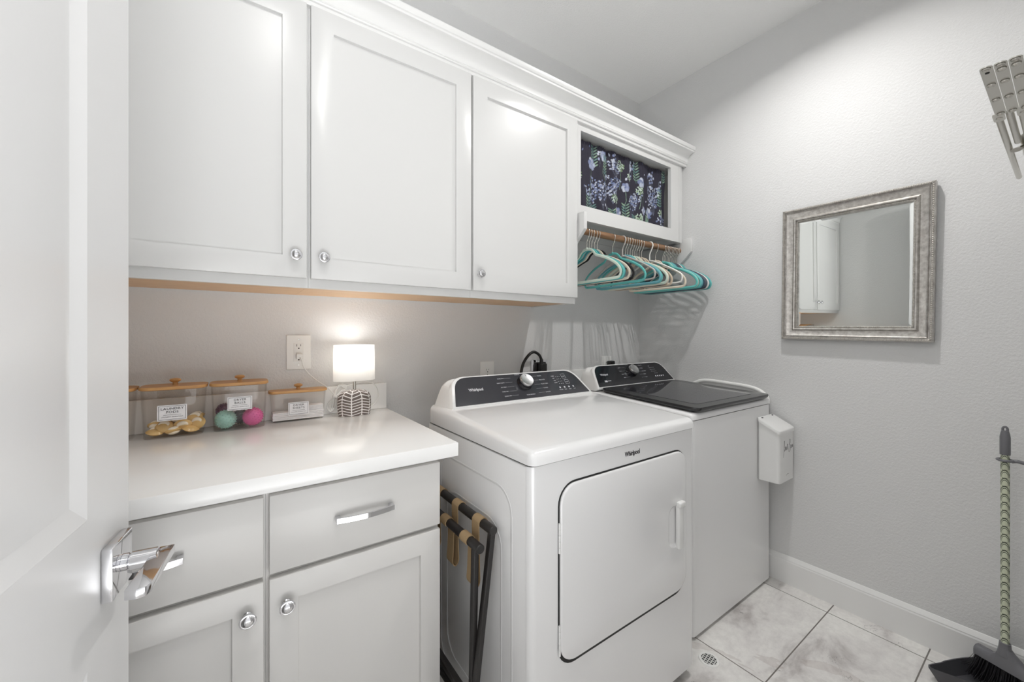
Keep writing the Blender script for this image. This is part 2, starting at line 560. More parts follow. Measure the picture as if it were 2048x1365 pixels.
YFR = -0.325; YDF = -0.3443
units = [(-2.615, -2.0385, -2.608, -2.0443, -2.075, 'white wall cabinet behind the open door, its knob at the bottom right corner'),
         (-2.0385, -1.4733, -2.0329, -1.4778, -1.999, 'white wall cabinet above the lamp, its knob at the bottom left corner'),
         (-1.4733, -0.9119, -1.4687, -0.9119, -1.444, 'white wall cabinet next to the flowered curtain, a glare on its upper door')]
for (x0, x1, d0, d1, kx, lab) in units:
    t = thing('wall_cabinet', lab, 'cabinet', ((x0 + x1) / 2, -0.16, 1.3644), group='wall cabinets with shaker doors')
    b = BM()
    e = 0.0004
    frame_box(b, x0 + e, x1 - e, YFR, -0.306, 1.3644, 2.300, 0.03, 0.03, 0.0476, 0.100)
    box(b, x0 + e, x0 + 0.018, -0.3058, -0.0125, 1.3716, 2.2818); box(b, x1 - 0.018, x1 - e, -0.3058, -0.0125, 1.3644 if x1 > -1 else 1.3716, 2.2818)
    box(b, x0 + e, x1 - e, -0.3058, -0.0125, 2.282, 2.2998)
    box(b, x0 + e, x1 - e, -0.0123, -0.001, 1.3690, 2.2998)
    obj('body', b, M_CAB, t)
    b = bxm(x0 + e, (x1 - 0.019) if x1 > -1 else (x1 - e), -0.3056, -0.0126, 1.3680, 1.3714)
    o = obj('bottom_panel', b, M_MAPLE, t); o['label'] = 'bare maple underside'
    dr = obj('door', shaker(d0, d1, 1.3921, 2.2241, YDF, 0.0185, 0.064), M_CAB, t)
    knob(dr, kx, 1.4565, YDF)

# open unit with the curtain
t = thing('open_wall_cabinet', 'open white wall cabinet over the washer, closed by a flowered curtain', 'cabinet', (-0.47, -0.16, 1.768))
b = BM()
frame_box(b, -0.9105, -0.0310, YFR, -0.305, 1.768, 2.300, 0.0385, 0.108, 0.070, 0.107)
box(b, -0.060, -0.052, YFR - 0.0022, YFR - 0.0002, 1.770, 2.222, 0.0006)
obj('face_frame', b, M_CAB, t)
b = BM()
box(b, -0.9105, -0.894, -0.3048, -0.0105, 1.772, 2.2998); box(b, -0.048, -0.0315, -0.3048, -0.0105, 1.772, 2.2998)
box(b, -0.8938, -0.0482, -0.3048, -0.0105, 1.806, 1.822); box(b, -0.8938, -0.0482, -0.3048, -0.0105, 2.200, 2.215)
box(b, -0.9105, -0.0315, -0.0103, -0.001, 1.772, 2.2998)
box(b, -0.0312, -0.0005, -0.309, -0.29, 1.768, 2.2998)
obj('body', b, M_CAB, t)

# crown molding with returned end
def crown():
    prof = [(0.0, 2.2255), (-0.012, 2.2255), (-0.014, 2.2300), (-0.014, 2.2370), (-0.0195, 2.2380), (-0.0220, 2.2420), (-0.0195, 2.2465), (-0.0175, 2.2480)]
    for i in range(9):
        a = i / 8 * PI / 2
        prof.append((-0.020 - 0.040 * (1 - math.cos(a)), 2.2500 + 0.044 * math.sin(a)))
    prof += [(-0.0640, 2.2950), (-0.0650, 2.3020), (-0.0690, 2.3040), (-0.0720, 2.3100), (-0.0720, 2.3240), (0.0, 2.3240)]
    b = BM()
    poly(b, [Vector((-2.6195, YFR - 0.0002 + d, z)) for d, z in prof], (2.6188, 0, 0))
    return b
o = obj('crown_molding', crown(), M_TRIM, ang=30)
tag(o, 'white crown molding along the top of the wall cabinets', 'molding')

# closet rod, brackets
t = thing('closet_rod', 'round brown wooden rod under the open cabinet carrying the hangers', 'clothes rod', (-0.46, -0.30, 1.70))
b = BM(); tube(b, [(-0.885, -0.30, 1.725), (-0.0205, -0.30, 1.725)], 0.0165, 24)
obj('pole', b, M_OAK, t)
for x0, x1 in ((-0.905, -0.885), (-0.0205, -0.0005)):
    b = BM()
    poly(b, [Vector((x0, y, z)) for y, z in ((-0.3785, 1.790), (-0.3785, 1.710), (-0.275, 1.612), (-0.001, 1.612), (-0.001, 1.7675), (-0.3265, 1.7675), (-0.3265, 1.790))], (x1 - x0, 0, 0), bev=0.0012)
    o = obj('bracket', b, M_CAB, t); o['label'] = 'white angled end bracket'

# ------------------------------------------------------------------ flowered curtain
def paint_curtain(Wp, Hp, wm_, hm_):
    """numpy raster of the fabric print; metres wm_ x hm_"""
    rs = np.random.RandomState(11)
    img = np.zeros((Hp, Wp, 3)); img[:] = (0.155, 0.145, 0.20)
    img += rs.uniform(-0.012, 0.012, (Hp, Wp, 1))
    ys, xs = np.mgrid[0:Hp, 0:Wp]
    X = xs / Wp * wm_; Y = ys / Hp * hm_
    def ell(cx, cy, a, b_, ang, col, al=1.0, edge=0.12):
        c, s = math.cos(ang), math.sin(ang)
        u = ((X - cx) * c + (Y - cy) * s) / a; v = (-(X - cx) * s + (Y - cy) * c) / b_
        d = u * u + v * v
        k = np.clip((1 - d) / edge, 0, 1)[..., None] * al
        sh = (0.84 + 0.16 * np.clip(1 - d, 0, 1))[..., None]
        img[:] = img * (1 - k) + np.array(col) * sh * k
    def stroke(pts, w, col, al=0.9):
        for p, q in zip(pts[:-1], pts[1:]):
            n = max(2, int(math.hypot(q[0] - p[0], q[1] - p[1]) / 0.0015))
            for i in range(n):
                f = i / n
                ell(p[0] + (q[0] - p[0]) * f, p[1] + (q[1] - p[1]) * f, w, w, 0, col, al, 0.6)
    lav = [(0.60, 0.63, 0.74), (0.70, 0.73, 0.80), (0.48, 0.52, 0.66), (0.76, 0.78, 0.83), (0.40, 0.46, 0.60)]
    grn = [(0.45, 0.56, 0.50), (0.55, 0.66, 0.56), (0.38, 0.52, 0.50)]
    def poppy(cx, cy, r):
        stroke([(cx, cy), (cx + rs.uniform(-.01, .01), cy - r * 3), (cx + rs.uniform(-.02, .02), cy - r * 5)], 0.0011, grn[1])
        for i in range(6):
            a = i * PI / 3 + rs.uniform(-.2, .2)
            ell(cx + math.cos(a) * r * .5, cy + math.sin(a) * r * .5, r * .62, r * .5, a, lav[rs.randint(0, 4)])
        ell(cx, cy, r * .2, r * .2, 0, (0.40, 0.45, 0.6))
    def umbel(cx, cy, r):
        stroke([(cx, cy), (cx + .004, cy - r * 2), (cx - .002, cy - r * 4)], 0.0012, grn[1])
        for i in range(70):
            a = rs.uniform(0, 2 * PI); q = r * math.sqrt(rs.uniform(0, 1))
            ell(cx + math.cos(a) * q, cy + math.sin(a) * q * .9, .0022, .0017, a, [(0.72, 0.80, 0.72), (0.50, 0.60, 0.44), (0.80, 0.86, 0.82)][rs.randint(0, 3)])
    def branch(cx, cy, h):
        top = (cx + rs.uniform(-.01, .01), cy + h)
        stroke([(cx, cy), top], 0.0010, grn[2])
        for i in range(7):
            f = (i + 1) / 8; x = cx + (top[0] - cx) * f; y = cy + h * f
            for s in (-1, 1):
                ell(x + s * .0075, y + .004, .0085, .0024, s * 0.6, grn[rs.randint(0, 3)])
    def sprig(cx, cy, h):
        for k in range(5):
            a = PI / 2 + (k - 2) * .22
            e = (cx + math.cos(a) * h, cy + math.sin(a) * h)
            stroke([(cx, cy), e], 0.0008, (0.45, 0.48, 0.56))
            for j in range(9):
                f = rs.uniform(.5, 1.1)
                ell(cx + math.cos(a) * h * f + rs.uniform(-.005, .005), cy + math.sin(a) * h * f + rs.uniform(-.005, .005), .0032, .0026, rs.uniform(0, 3), lav[rs.randint(0, 5)])
    def buds(cx, cy):
        stroke([(cx, cy), (cx + .003, cy + .05)], 0.0008, (0.5, 0.55, 0.6))
        for i in range(6):
            ell(cx + rs.uniform(-.011, .011), cy + rs.uniform(.01, .06), .005, .0042, rs.uniform(0, 3), lav[rs.randint(0, 4)])
    cells = [(i, j) for i in range(8) for j in range(5)]
    for q, (i, j) in enumerate([(i, j) for i in range(5) for j in range(3)]):
        cx = (i + .1) / 5 * wm_ + rs.uniform(-.02, .02); cy = (j + .1) / 3 * hm_
        [branch, sprig, buds][q % 3](*((cx, cy - .03, .06) if q % 3 < 2 else (cx, cy)))
    rs.shuffle(cells)
    kinds = [branch, sprig, buds, poppy, umbel]
    for q, (i, j) in enumerate(cells):
        cx = (i + .5) / 8 * wm_ + rs.uniform(-.022, .022); cy = (j + .5) / 5 * hm_ + rs.uniform(-.016, .016)
        k = q % 5
        if k == 0: branch(cx, cy - .04, .075)
        elif k == 1: sprig(cx, cy - .045, .065)
        elif k == 2: buds(cx, cy - .03)
        elif k == 3: poppy(cx, cy, rs.uniform(.014, .021))
        else: umbel(cx, cy, rs.uniform(.014, .020))
    for _ in range(45):
        ell(rs.uniform(0, wm_), rs.uniform(0, hm_), rs.uniform(.002, .0055), rs.uniform(.002, .005), rs.uniform(0, 3), lav[rs.randint(0, 5)])
    return np.clip(img, 0, 1)

def curtain():
    nx, nz = 420, 190
    x0, x1, z0, z1 = -0.893, -0.138, 1.8225, 2.180
    img = paint_curtain(nx, nz, 0.52, 0.222)
    rs = random.Random(3)
    ph = [rs.uniform(0, 6.28) for _ in range(8)]
    verts = []; cols = []
    for j in range(nz):
        v = j / (nz - 1); z = z0 + (z1 - z0) * v
        for i in range(nx):
            u = i / (nx - 1)
            a = 0.010 * math.sin(u * 38 + ph[0] + 1.6 * math.sin(u * 7 + ph[1])) + 0.0035 * math.sin(u * 83 + ph[2] + v) + 0.003 * math.sin(u * 23 + v * 3 + ph[3])
            a *= (0.75 + 0.25 * (1 - v)) if v < 0.93 else 0.55
            a += 0.0015 * math.sin(u * 310) * max(0, (v - 0.8) / 0.2)
            x = x0 + (x1 - x0) * u
            if u > 0.9: x += (u - 0.9) * 10 * (0.004 * math.sin(v * 9) - 0.014 * max(0, 0.45 - v))
            verts.append((x, -0.281 + a, z + 0.0025 * math.sin(u * 60 + ph[4]) * (1 if v > 0.95 else 0)))
    me = bpy.data.meshes.new('curtain')
    faces = [(j * nx + i, j * nx + i + 1, (j + 1) * nx + i + 1, (j + 1) * nx + i) for j in range(nz - 1) for i in range(nx - 1)]
    loc = Vector((-0.5215, -0.281, z0))
    me.from_pydata([tuple(Vector(v) - loc) for v in verts], [], faces)
    ca = me.color_attributes.new('dye', 'FLOAT_COLOR', 'POINT')
    c = img.reshape(-1, 3)
    c = np.where(c <= 0.04045, c / 12.92, ((c + 0.055) / 1.055) ** 2.4)
    ca.data.foreach_set('color', np.concatenate([c, np.ones((len(c), 1))], 1).astype(np.float32).ravel())
    finish_mesh(me, vcol_mat('printed_cotton', 0.85), True, 80)
    o = link('curtain', me); o.location = loc
    md = o.modifiers.new('cloth_thickness', 'SOLIDIFY'); md.thickness = 0.0012
    return tag(o, 'gathered navy curtain printed with pale flowers in the open cabinet', 'curtain')
curtain()
# base cabinets
YB = -0.645; YBF = -0.6255
for (x0, x1, d0, d1, kx, side, lab) in (
        (-2.604, -2.1665, -2.5830, -2.1710, -2.2010, 1, 'white base cabinet partly hidden by the open door'),
        (-2.1660, -1.7467, -2.1605, -1.7480, -2.1270, -1, 'white base cabinet beside the dryer with one drawer over a door')):
    t = thing('base_cabinet', lab, 'cabinet', ((x0 + x1) / 2, -0.32, 0), group='base cabinets under the countertop')
    b = BM()
    box(b, x0, x0 + 0.018, -0.6058, -0.0125, 0.001, 0.8755); box(b, x1 - 0.018, x1, -0.6058, -0.0125, 0.001, 0.8755)
    frame_box(b, x0, x1, YBF, -0.606, 0.10, 0.8755, 0.04, 0.04, 0.06, 0.03)
    box(b, x0 + 0.0402, x1 - 0.0402, YBF, -0.606, 0.655, 0.705)
    box(b, x0 + 0.0182, x1 - 0.0182, -0.55, -0.535, 0.001, 0.105); box(b, x0, x1, -0.0123, -0.001, 0.001, 0.8755)
    obj('body', b, M_BASECAB, t)
    dw = obj('drawer', bxm(d0, d1, YB, YB + 0.019, 0.6855, 0.8610, 0.0022), M_BASECAB, t)
    dr = obj('door', shaker(d0, d1, 0.112, 0.6730, YB, 0.019, 0.057), M_BASECAB, t)
    knob(dr, kx, 0.612, YB)
    # bowed strap pull
    cx = (d0 + d1) / 2; cz = 0.775
    b = BM()
    n = 22; F = []; Bk = []
    hw = 0.0700
    for i in range(n + 1):
        u = -1 + 2 * i / n
        yy = YB - 0.020 - 0.0095 * (1 - u * u)
        F.append((cx + u * hw, yy)); Bk.append((cx + u * (hw - 0.003), yy + 0.0045))
    pts = [(F[0][0], YB)] + F + [(F[-1][0], YB)] + [(F[-1][0] - 0.011, YB), (F[-1][0] - 0.011, Bk[-2][1] + 0.001)] + Bk[::-1][2:-2] + [(F[0][0] + 0.011, Bk[1][1] + 0.001), (F[0][0] + 0.011, YB)]
    poly(b, [Vector((x, y, cz - 0.0065)) for x, y in pts], (0, 0, 0.013), bev=0.0006, seg=1)
    o = obj('drawer_handle', b, M_CHROME, dw); o['label'] = 'bowed chrome bar pull'

# countertop
b = bxm(-2.6185, -1.7015, -0.6674, -0.001, 0.8757, 0.914, 0.0018)
ct = obj('countertop', b, M_QUARTZ)
tag(ct, 'white quartz countertop over the base cabinets', 'countertop')
obj('backsplash', bxm(-2.6185, -1.7015, -0.0205, -0.001, 0.9141, 1.0185, 0.0012), M_QUARTZ, ct)

# ------------------------------------------------------------------ lamp
LX, LY, CZ = -1.846, -0.088, 0.9143
M_HERR = mat('herringbone_ceramic', (0.4, 0.36, 0.34), 0.55)
def herr():
    m = M_HERR; t, n, l, bs = nt(m)
    uv = n.new('ShaderNodeUVMap'); uv.uv_map = 'wrap'
    sp = n.new('ShaderNodeSeparateXYZ'); l.new(uv.outputs[0], sp.inputs[0])
    u = math_node(m, 'MULTIPLY', sp.outputs[0], 10.0)
    pp = math_node(m, 'PINGPONG', u, 1.0)
    fr = math_node(m, 'FRACT', u)
    edge = math_node(m, 'ABSOLUTE', math_node(m, 'SUBTRACT', fr, 0.5))
    colline = math_node(m, 'GREATER_THAN', edge, 0.445)
    z = math_node(m, 'ADD', math_node(m, 'MULTIPLY', sp.outputs[1], 9.5), math_node(m, 'MULTIPLY', pp, 0.85))
    st = math_node(m, 'LESS_THAN', math_node(m, 'FRACT', z), 0.27)
    f = math_node(m, 'MAXIMUM', colline, st)
    l.new(mixcol(m, f, (0.43, 0.39, 0.37), (0.93, 0.92, 0.91)), bs.inputs['Base Color'])
herr()
M_SHADE = bpy.data.materials.new('linen_shade'); M_SHADE.use_nodes = True
_n = M_SHADE.node_tree.nodes; _l = M_SHADE.node_tree.links; _n.clear()
_o = _n.new('ShaderNodeOutputMaterial'); _a = _n.new('ShaderNodeMixShader'); _t = _n.new('ShaderNodeBsdfTranslucent'); _d = _n.new('ShaderNodeBsdfDiffuse')
_t.inputs[0].default_value = (0.92, 0.91, 0.89, 1); _d.inputs[0].default_value = (0.9, 0.9, 0.89, 1); _a.inputs[0].default_value = 0.45
_l.new(_t.outputs[0], _a.inputs[1]); _l.new(_d.outputs[0], _a.inputs[2]); _l.new(_a.outputs[0], _o.inputs[0])
lamp = thing('table_lamp', 'lit white table lamp with a brown herringbone base on the countertop', 'lamp', (LX, LY, CZ))
b = BM()
N = 160; prof = []
for i in range(40):
    f = i / 39
    if f < 0.62: r = 0.0580 + 0.0035 * math.sin(f / 0.62 * PI * 0.75)
    else:
        a = (f - 0.62) / 0.38 * PI / 2
        r = 0.006 + (0.0605 - 0.006) * math.cos(a) ** 0.75
    z = 0.062 * f / 0.62 if f < 0.62 else 0.062 + 0.034 * math.sin((f - 0.62) / 0.38 * PI / 2)
    prof.append((max(r, 0.006), z * 1.0))
uvl = b.loops.layers.uv.new('wrap')
R = []
for r, z in prof:
    R.append([b.verts.new((LX + r * math.cos(2 * PI * k / N), LY + 0.62 * r * math.sin(2 * PI * k / N), CZ + z)) for k in range(N)])
for a in range(len(R) - 1):
    for k in range(N):
        j = (k + 1) % N
        f = b.faces.new((R[a][k], R[a][j], R[a + 1][j], R[a + 1][k]))
        for lp, (uu, vv) in zip(f.loops, ((k / N, a / 39), ((k + 1) / N, a / 39), ((k + 1) / N, (a + 1) / 39), (k / N, (a + 1) / 39))):
            lp[uvl].uv = (uu, vv)
b.faces.new(R[0][::-1]); b.faces.new(R[-1])
o = obj('lamp_base', b, M_HERR, lamp, ang=60); o['label'] = 'domed base in brown and white herringbone'
b = BM(); tube(b, [(LX, LY, CZ + 0.094), (LX, LY, CZ + 0.165)], 0.0055, 16); tube(b, [(LX, LY, CZ + 0.145), (LX, LY, CZ + 0.175)], 0.012, 16)
obj('stem', b, M_STEEL, lamp)
b = BM()
sz0, sz1 = 1.046, 1.181
o_ = [[Vector((LX + sx * math.cos(2 * PI * k / 64), LY + 0.60 * sx * math.sin(2 * PI * k / 64), z)) for k in range(64)] for sx, z in ((0.0765, sz0), (0.0765, sz0 + 0.002), (0.0745, sz1 - 0.002), (0.0745, sz1), (0.0735, sz1), (0.0755, sz0))]
R = [[b.verts.new(p) for p in ring] for ring in o_]
for a in range(6):
    c = (a + 1) % 6
    for k in range(64):
        j = (k + 1) % 64
        b.faces.new((R[a][k], R[a][j], R[c][j], R[c][k]))
o = obj('lamp_shade', b, M_SHADE, lamp, ang=50); o['label'] = 'oval white fabric shade, glowing'
b = BM()
for s in (-1, 1): tube(b, [(LX, LY, 1.088), (LX + s * 0.0745, LY, 1.075)], 0.001, 6)
obj('shade_spider', b, M_STEEL, lamp)
b = BM(); ball(b, (LX, LY, 1.112), 0.021, 20, 14, sc=(1, 1, 1.25))
o = obj('bulb', b, mat('bulb_glass', (1, 0.98, 0.95), 0.4, emit=(1.0, 0.985, 0.96), es=6.0), lamp)
L = bpy.data.lights.new('lamp_glow', 'POINT'); L.energy = LAMP_POWER; L.shadow_soft_size = 0.024; L.color = (1.0, 0.99, 0.98)
lo = bpy.data.objects.new('lamp_glow', L); COL.objects.link(lo); lo.parent = lamp; lo.location = (0, 0, 1.150 - CZ)
b = BM()
tube(b, smooth_path([(-2.0255, -0.030, 1.138), (-2.021, -0.044, 1.128), (-2.014, -0.046, 1.102), (-1.999, -0.040, 1.078), (-1.970, -0.034, 1.049), (-1.935, -0.034, 1.021), (-1.912, -0.036, 0.994), (-1.905, -0.040, 0.978)], 8), 0.0019, 8)
for k in range(6):
    dx = k * 0.0025
    tube(b, smooth_path([(-1.905, -0.038, 0.980), (-1.925 + dx, -0.032, 0.962 - k * 0.004), (-1.931 + dx * 1.5, -0.030, 0.940), (-1.921 + dx, -0.034, 0.925 + k * .002), (-1.905, -0.036, 0.940), (-1.902, -0.038, 0.975)], 7), 0.0018, 7)
    tube(b, smooth_path([(-1.905, -0.038, 0.980), (-1.905 + dx, -0.032, 1.002 + k * 0.004), (-1.885 + dx, -0.028, 1.022 - k * .002), (-1.862, -0.030, 1.018 - k * .003), (-1.880, -0.034, 0.992 + k * .002), (-1.903, -0.038, 0.982)], 7), 0.0018, 7)
tube(b, smooth_path([(-1.862, -0.030, 1.018), (-1.80, -0.028, 1.030), (-1.755, -0.030, 1.018), (-1.7375, -0.032, 0.980), (-1.748, -0.034, 0.945), (-1.78, -0.038, 0.925), (-1.81, -0.048, 0.9175)], 8), 0.0019, 8)
box(b, -1.913, -1.899, -0.043, -0.032, 0.976, 0.987, 0.001)
o = obj('power_cord', b, M_CORD, lamp); o['label'] = 'bundled white cord with its plug in the wall outlet'
b = BM(); box(b, -2.036, -2.014, -0.034, -0.0085, 1.130, 1.150, 0.003); 
obj('plug', b, M_CORD, lamp)

# ------------------------------------------------------------------ storage bins
def bin_box(name_label, x0, x1, y0, y1, ztop, word, lab_rect, group='clear bins with bamboo lids'):
    cx, cy = (x0 + x1) / 2, (y0 + y1) / 2
    t = thing('storage_bin', name_label, 'storage bin', (cx, cy, 0.9145), group=group)
    hx, hy = (x1 - x0) / 2 - 0.004, (y1 - y0) / 2 - 0.003
    r = min(0.028, hy * 0.6)
    zl = ztop - 0.010
    def ring(z, ins=0.0):
        f = (z - 0.9145) / (zl - 0.9145)
        tx = hx * (0.915 + 0.085 * f); ty = hy * (0.96 + 0.04 * f)
        return [Vector((x, y, z)) for x, y in rrect(cx, cy, tx - ins, ty - ins, max(r - ins, 0.004))]
    b = BM()
    zs = [0.9165, 0.94, 0.97, 1.0, zl - 0.012, zl]
    zs = [z for z in zs if z <= zl]
    rings = [[Vector((cx + (p.x - cx) * 0.985, cy + (p.y - cy) * 0.985, 0.9145)) for p in ring(0.9145)]] + [ring(z) for z in zs] + [ring(z, 0.0022) for z in zs[::-1]]
    rings[-1] = [Vector((p.x, p.y, 0.9185)) for p in rings[-1]]
    loft(b, rings)
    obj('body', b, M_CLEAR, t, ang=60)
    b = BM()
    ex = [(-0.001, 0.0), (0.0035, 0.002), (0.0040, 0.007), (0.0030, 0.010)]
    rr = [[Vector((x, y, zl + dz)) for x, y in rrect(cx, cy, hx + e, hy + e, r + 0.002)] for e, dz in ex]
    loft(b, rr)
    lid = obj('lid', b, M_BAMBOO, t, ang=40); lid['label'] = 'flat bamboo lid'
    b = BM(); lathe(b, [(0.007, 0), (0.0062, 0.004), (0.0066, 0.008), (0.0130, 0.012), (0.0145, 0.0155), (0.0120, 0.019), (0.005, 0.021)], (cx, cy, zl + 0.010), 24)
    obj('knob', b, M_BAMBOO, lid)
    if word:
        lx0, lx1, lz0, lz1 = lab_rect
        yf = cy - hy - 0.0008
        b = bxm(lx0, lx1, yf - 0.0004, yf, lz0, lz1)
        lb = obj('paper_label', b, M_PAPER, t, smooth=False); lb['label'] = 'white printed label'
        b = BM(); y2 = yf - 0.0007
        w = lx1 - lx0; h = lz1 - lz0; mx = (lx0 + lx1) / 2
        for (a0, a1, c0, c1) in ((lx0 + .003, lx1 - .003, lz0 + .003, lz0 + .0038), (lx0 + .003, lx1 - .003, lz1 - .0038, lz1 - .003), (lx0 + .003, lx0 + .0038, lz0 + .003, lz1 - .003), (lx1 - .0038, lx1 - .003, lz0 + .003, lz1 - .003), (mx - w * .30, mx + w * .30, lz0 + h * .36, lz0 + h * .375)):
            box(b, a0, a1, y2, y2 + 0.0003, c0, c1)
        for k, s in enumerate(word):
            text_into(b, s, h * 0.21, frame_M((1, 0, 0), (0, 0, 1), (mx, y2, lz0 + h * (0.76 - 0.22 * k))), 0.0002, spacing=1.12, sx=1.1)
        text_into(b, 'LAUNDRY ESSENTIALS', h * 0.085, frame_M((1, 0, 0), (0, 0, 1), (mx, y2, lz0 + h * 0.24)), 0.0002, spacing=1.3)
        obj('print', b, M_INK, lb, smooth=False)
    return t
bin_box('clear bin with a bamboo lid cut off by the open door', -2.614, -2.457, -0.137, -0.026, 1.0665, None, None)
bin_box('clear bamboo-lidded bin labelled LAUNDRY PODS holding tan and white pods', -2.4525, -2.2915, -0.137, -0.026, 1.0665, ['LAUNDRY', 'PODS'], (-2.408, -2.340, 0.9665, 1.0125))
bin_box('clear bamboo-lidded bin labelled DRYER BALLS holding spiky balls', -2.2880, -2.1285, -0.137, -0.026, 1.0665, ['DRYER', 'BALLS'], (-2.241, -2.1755, 0.9790, 1.0225))
bin_box('low clear bamboo-lidded bin labelled DRYER SHEETS beside the lamp', -2.1265, -1.9400, -0.092, -0.0245, 1.0230, ['DRYER', 'SHEETS'], (-2.068, -2.0035, 0.9360, 0.9815))

# pods
M_PODA = mat('amber_gel', (0.87, 0.73, 0.48), 0.12)
M_PODW = mat('cream_film', (0.96, 0.93, 0.86), 0.2)
def pod_mesh():
    b = BM(); ball(b, (0, 0, 0), 0.0205, 24, 12, sc=(1, 0.88, 0.44))
    for v in b.verts:
        if abs(v.co.z) < 0.001: v.co.x *= 1.10; v.co.y *= 1.10
    return b
rp = random.Random(5)
pod0 = None
pods = [(-2.415, -0.106, 0, 0.3), (-2.374, -0.108, 0, 0.2), (-2.333, -0.106, 0, 0.3), (-2.412, -0.062, 0, 0.1), (-2.368, -0.060, 0, 0.2), (-2.326, -0.062, 0, 0.2),
        (-2.396, -0.106, 1, 0.9), (-2.352, -0.107, 1, 1.1), (-2.318, -0.098, 1, 1.2), (-2.392, -0.068, 1, 0.3), (-2.345, -0.070, 1, 0.5), (-2.415, -0.085, 1, 0.8),
        (-2.326, -0.085, 2, 0.6), (-2.366, -0.086, 2, 0.4), (-2.322, -0.058, 2, 0.4)]
for i, (x, y, lv, tl) in enumerate(pods):
    loc = (x, y, (0.9315, 0.9455, 0.960)[lv])
    rot = (tl, rp.uniform(-.25, .25), rp.uniform(-.5, .5) + (PI if i % 2 else 0))
    if pod0 is None:
        t = thing('laundry_pod', 'amber and cream laundry pod inside the bin labelled LAUNDRY PODS', 'laundry pod', loc, (0, 0, 0), 'laundry pods in the clear bin')
        p1 = obj('gel_pouch', pod_mesh(), M_PODA, t, world=False)
        b = BM()
        pa = [(0.0115 * math.cos(a), 0.0100 * math.sin(a), 0.0048) for a in [math.radians(200 * k / 12 - 20) for k in range(13)]]
        tube(b, pa, [0.0010 + 0.0058 * math.sin(PI * (k + .3) / 12.6) for k in range(13)], 10)
        pa = [(0.0115 * math.cos(a), 0.0100 * math.sin(a), -0.0048) for a in [math.radians(200 * k / 12 - 20) for k in range(13)]]
        tube(b, pa, [0.0010 + 0.0058 * math.sin(PI * (k + .3) / 12.6) for k in range(13)], 10)
        p2 = obj('cream_chamber', b, M_PODW, t, world=False)
        pod0 = t; t.rotation_euler = rot
    else:
        c = pod0.copy(); COL.objects.link(c); c.location = loc; c.rotation_euler = rot
        for ch in (p1, p2):
            d = ch.copy(); COL.objects.link(d); d.parent = c
# dryer balls
def spiky(name, c, r, colr, lab):
    b = BM(); ball(b, c, r, 32, 20)
    n = 130
    for i in range(n):
        z = 1 - 2 * (i + .5) / n; rr = math.sqrt(1 - z * z); a = i * 2.39996
        d = Vector((rr * math.cos(a), rr * math.sin(a), z)); p = Vector(c) + d * (r - 0.0004)
        q = d.orthogonal().normalized(); w = d.cross(q)
        vs = [b.verts.new(p + q * 0.0017 * math.cos(k * PI / 2.5) + w * 0.0017 * math.sin(k * PI / 2.5)) for k in range(5)]
        ts = [b.verts.new(p + d * 0.0030 + (q * math.cos(k * PI / 2.5) + w * math.sin(k * PI / 2.5)) * 0.0009) for k in range(5)]
        for k in range(5):
            b.faces.new((vs[k], vs[(k + 1) % 5], ts[(k + 1) % 5], ts[k]))
        b.faces.new(ts)
    o = obj('dryer_ball', b, mat(name, colr, 0.55), ang=30)
    tag(o, lab, 'dryer ball', 'spiky dryer balls')
spiky('mint_rubber', (-2.2460, -0.1015, 0.9482), 0.0285, (0.62, 0.79, 0.75), 'mint green spiky dryer ball in the bin labelled DRYER BALLS')
spiky('pink_rubber', (-2.1720, -0.1010, 0.9482), 0.0285, (0.84, 0.38, 0.62), 'pink spiky dryer ball in the bin labelled DRYER BALLS')
spiky('plum_rubber', (-2.2500, -0.0540, 0.9690), 0.0225, (0.44, 0.30, 0.40), 'plum spiky dryer ball behind the mint green one')
spiky('charcoal_rubber', (-2.2050, -0.0540, 0.9440), 0.0225, (0.36, 0.35, 0.37), 'charcoal spiky dryer ball behind the pink one')
# dryer sheets
def folded(x0, x1, y0, y1, z0, z1, lab):
    b = BM()
    n = 5
    for k in range(n):
        a = z0 + (z1 - z0) * k / n; e = 0.0012 * math.sin(k * 2.1)
        box(b, x0 + e, x1 + e * 0.5, y0, y1, a + 0.0002, a + (z1 - z0) / n - 0.0002, min(0.0028, (z1 - z0) / n * 0.4), 3)
    tag(obj('dryer_sheets', b, M_CLOTHW, ang=50), lab, 'dryer sheets', 'folded dryer sheets')
folded(-2.115, -1.953, -0.084, -0.034, 0.9190, 0.9470, 'wide folded stack of white dryer sheets at the bottom of the low bin')
folded(-2.020, -1.954, -0.080, -0.036, 0.9474, 0.9640, 'small white folded bundle lying on the wide stack of dryer sheets')

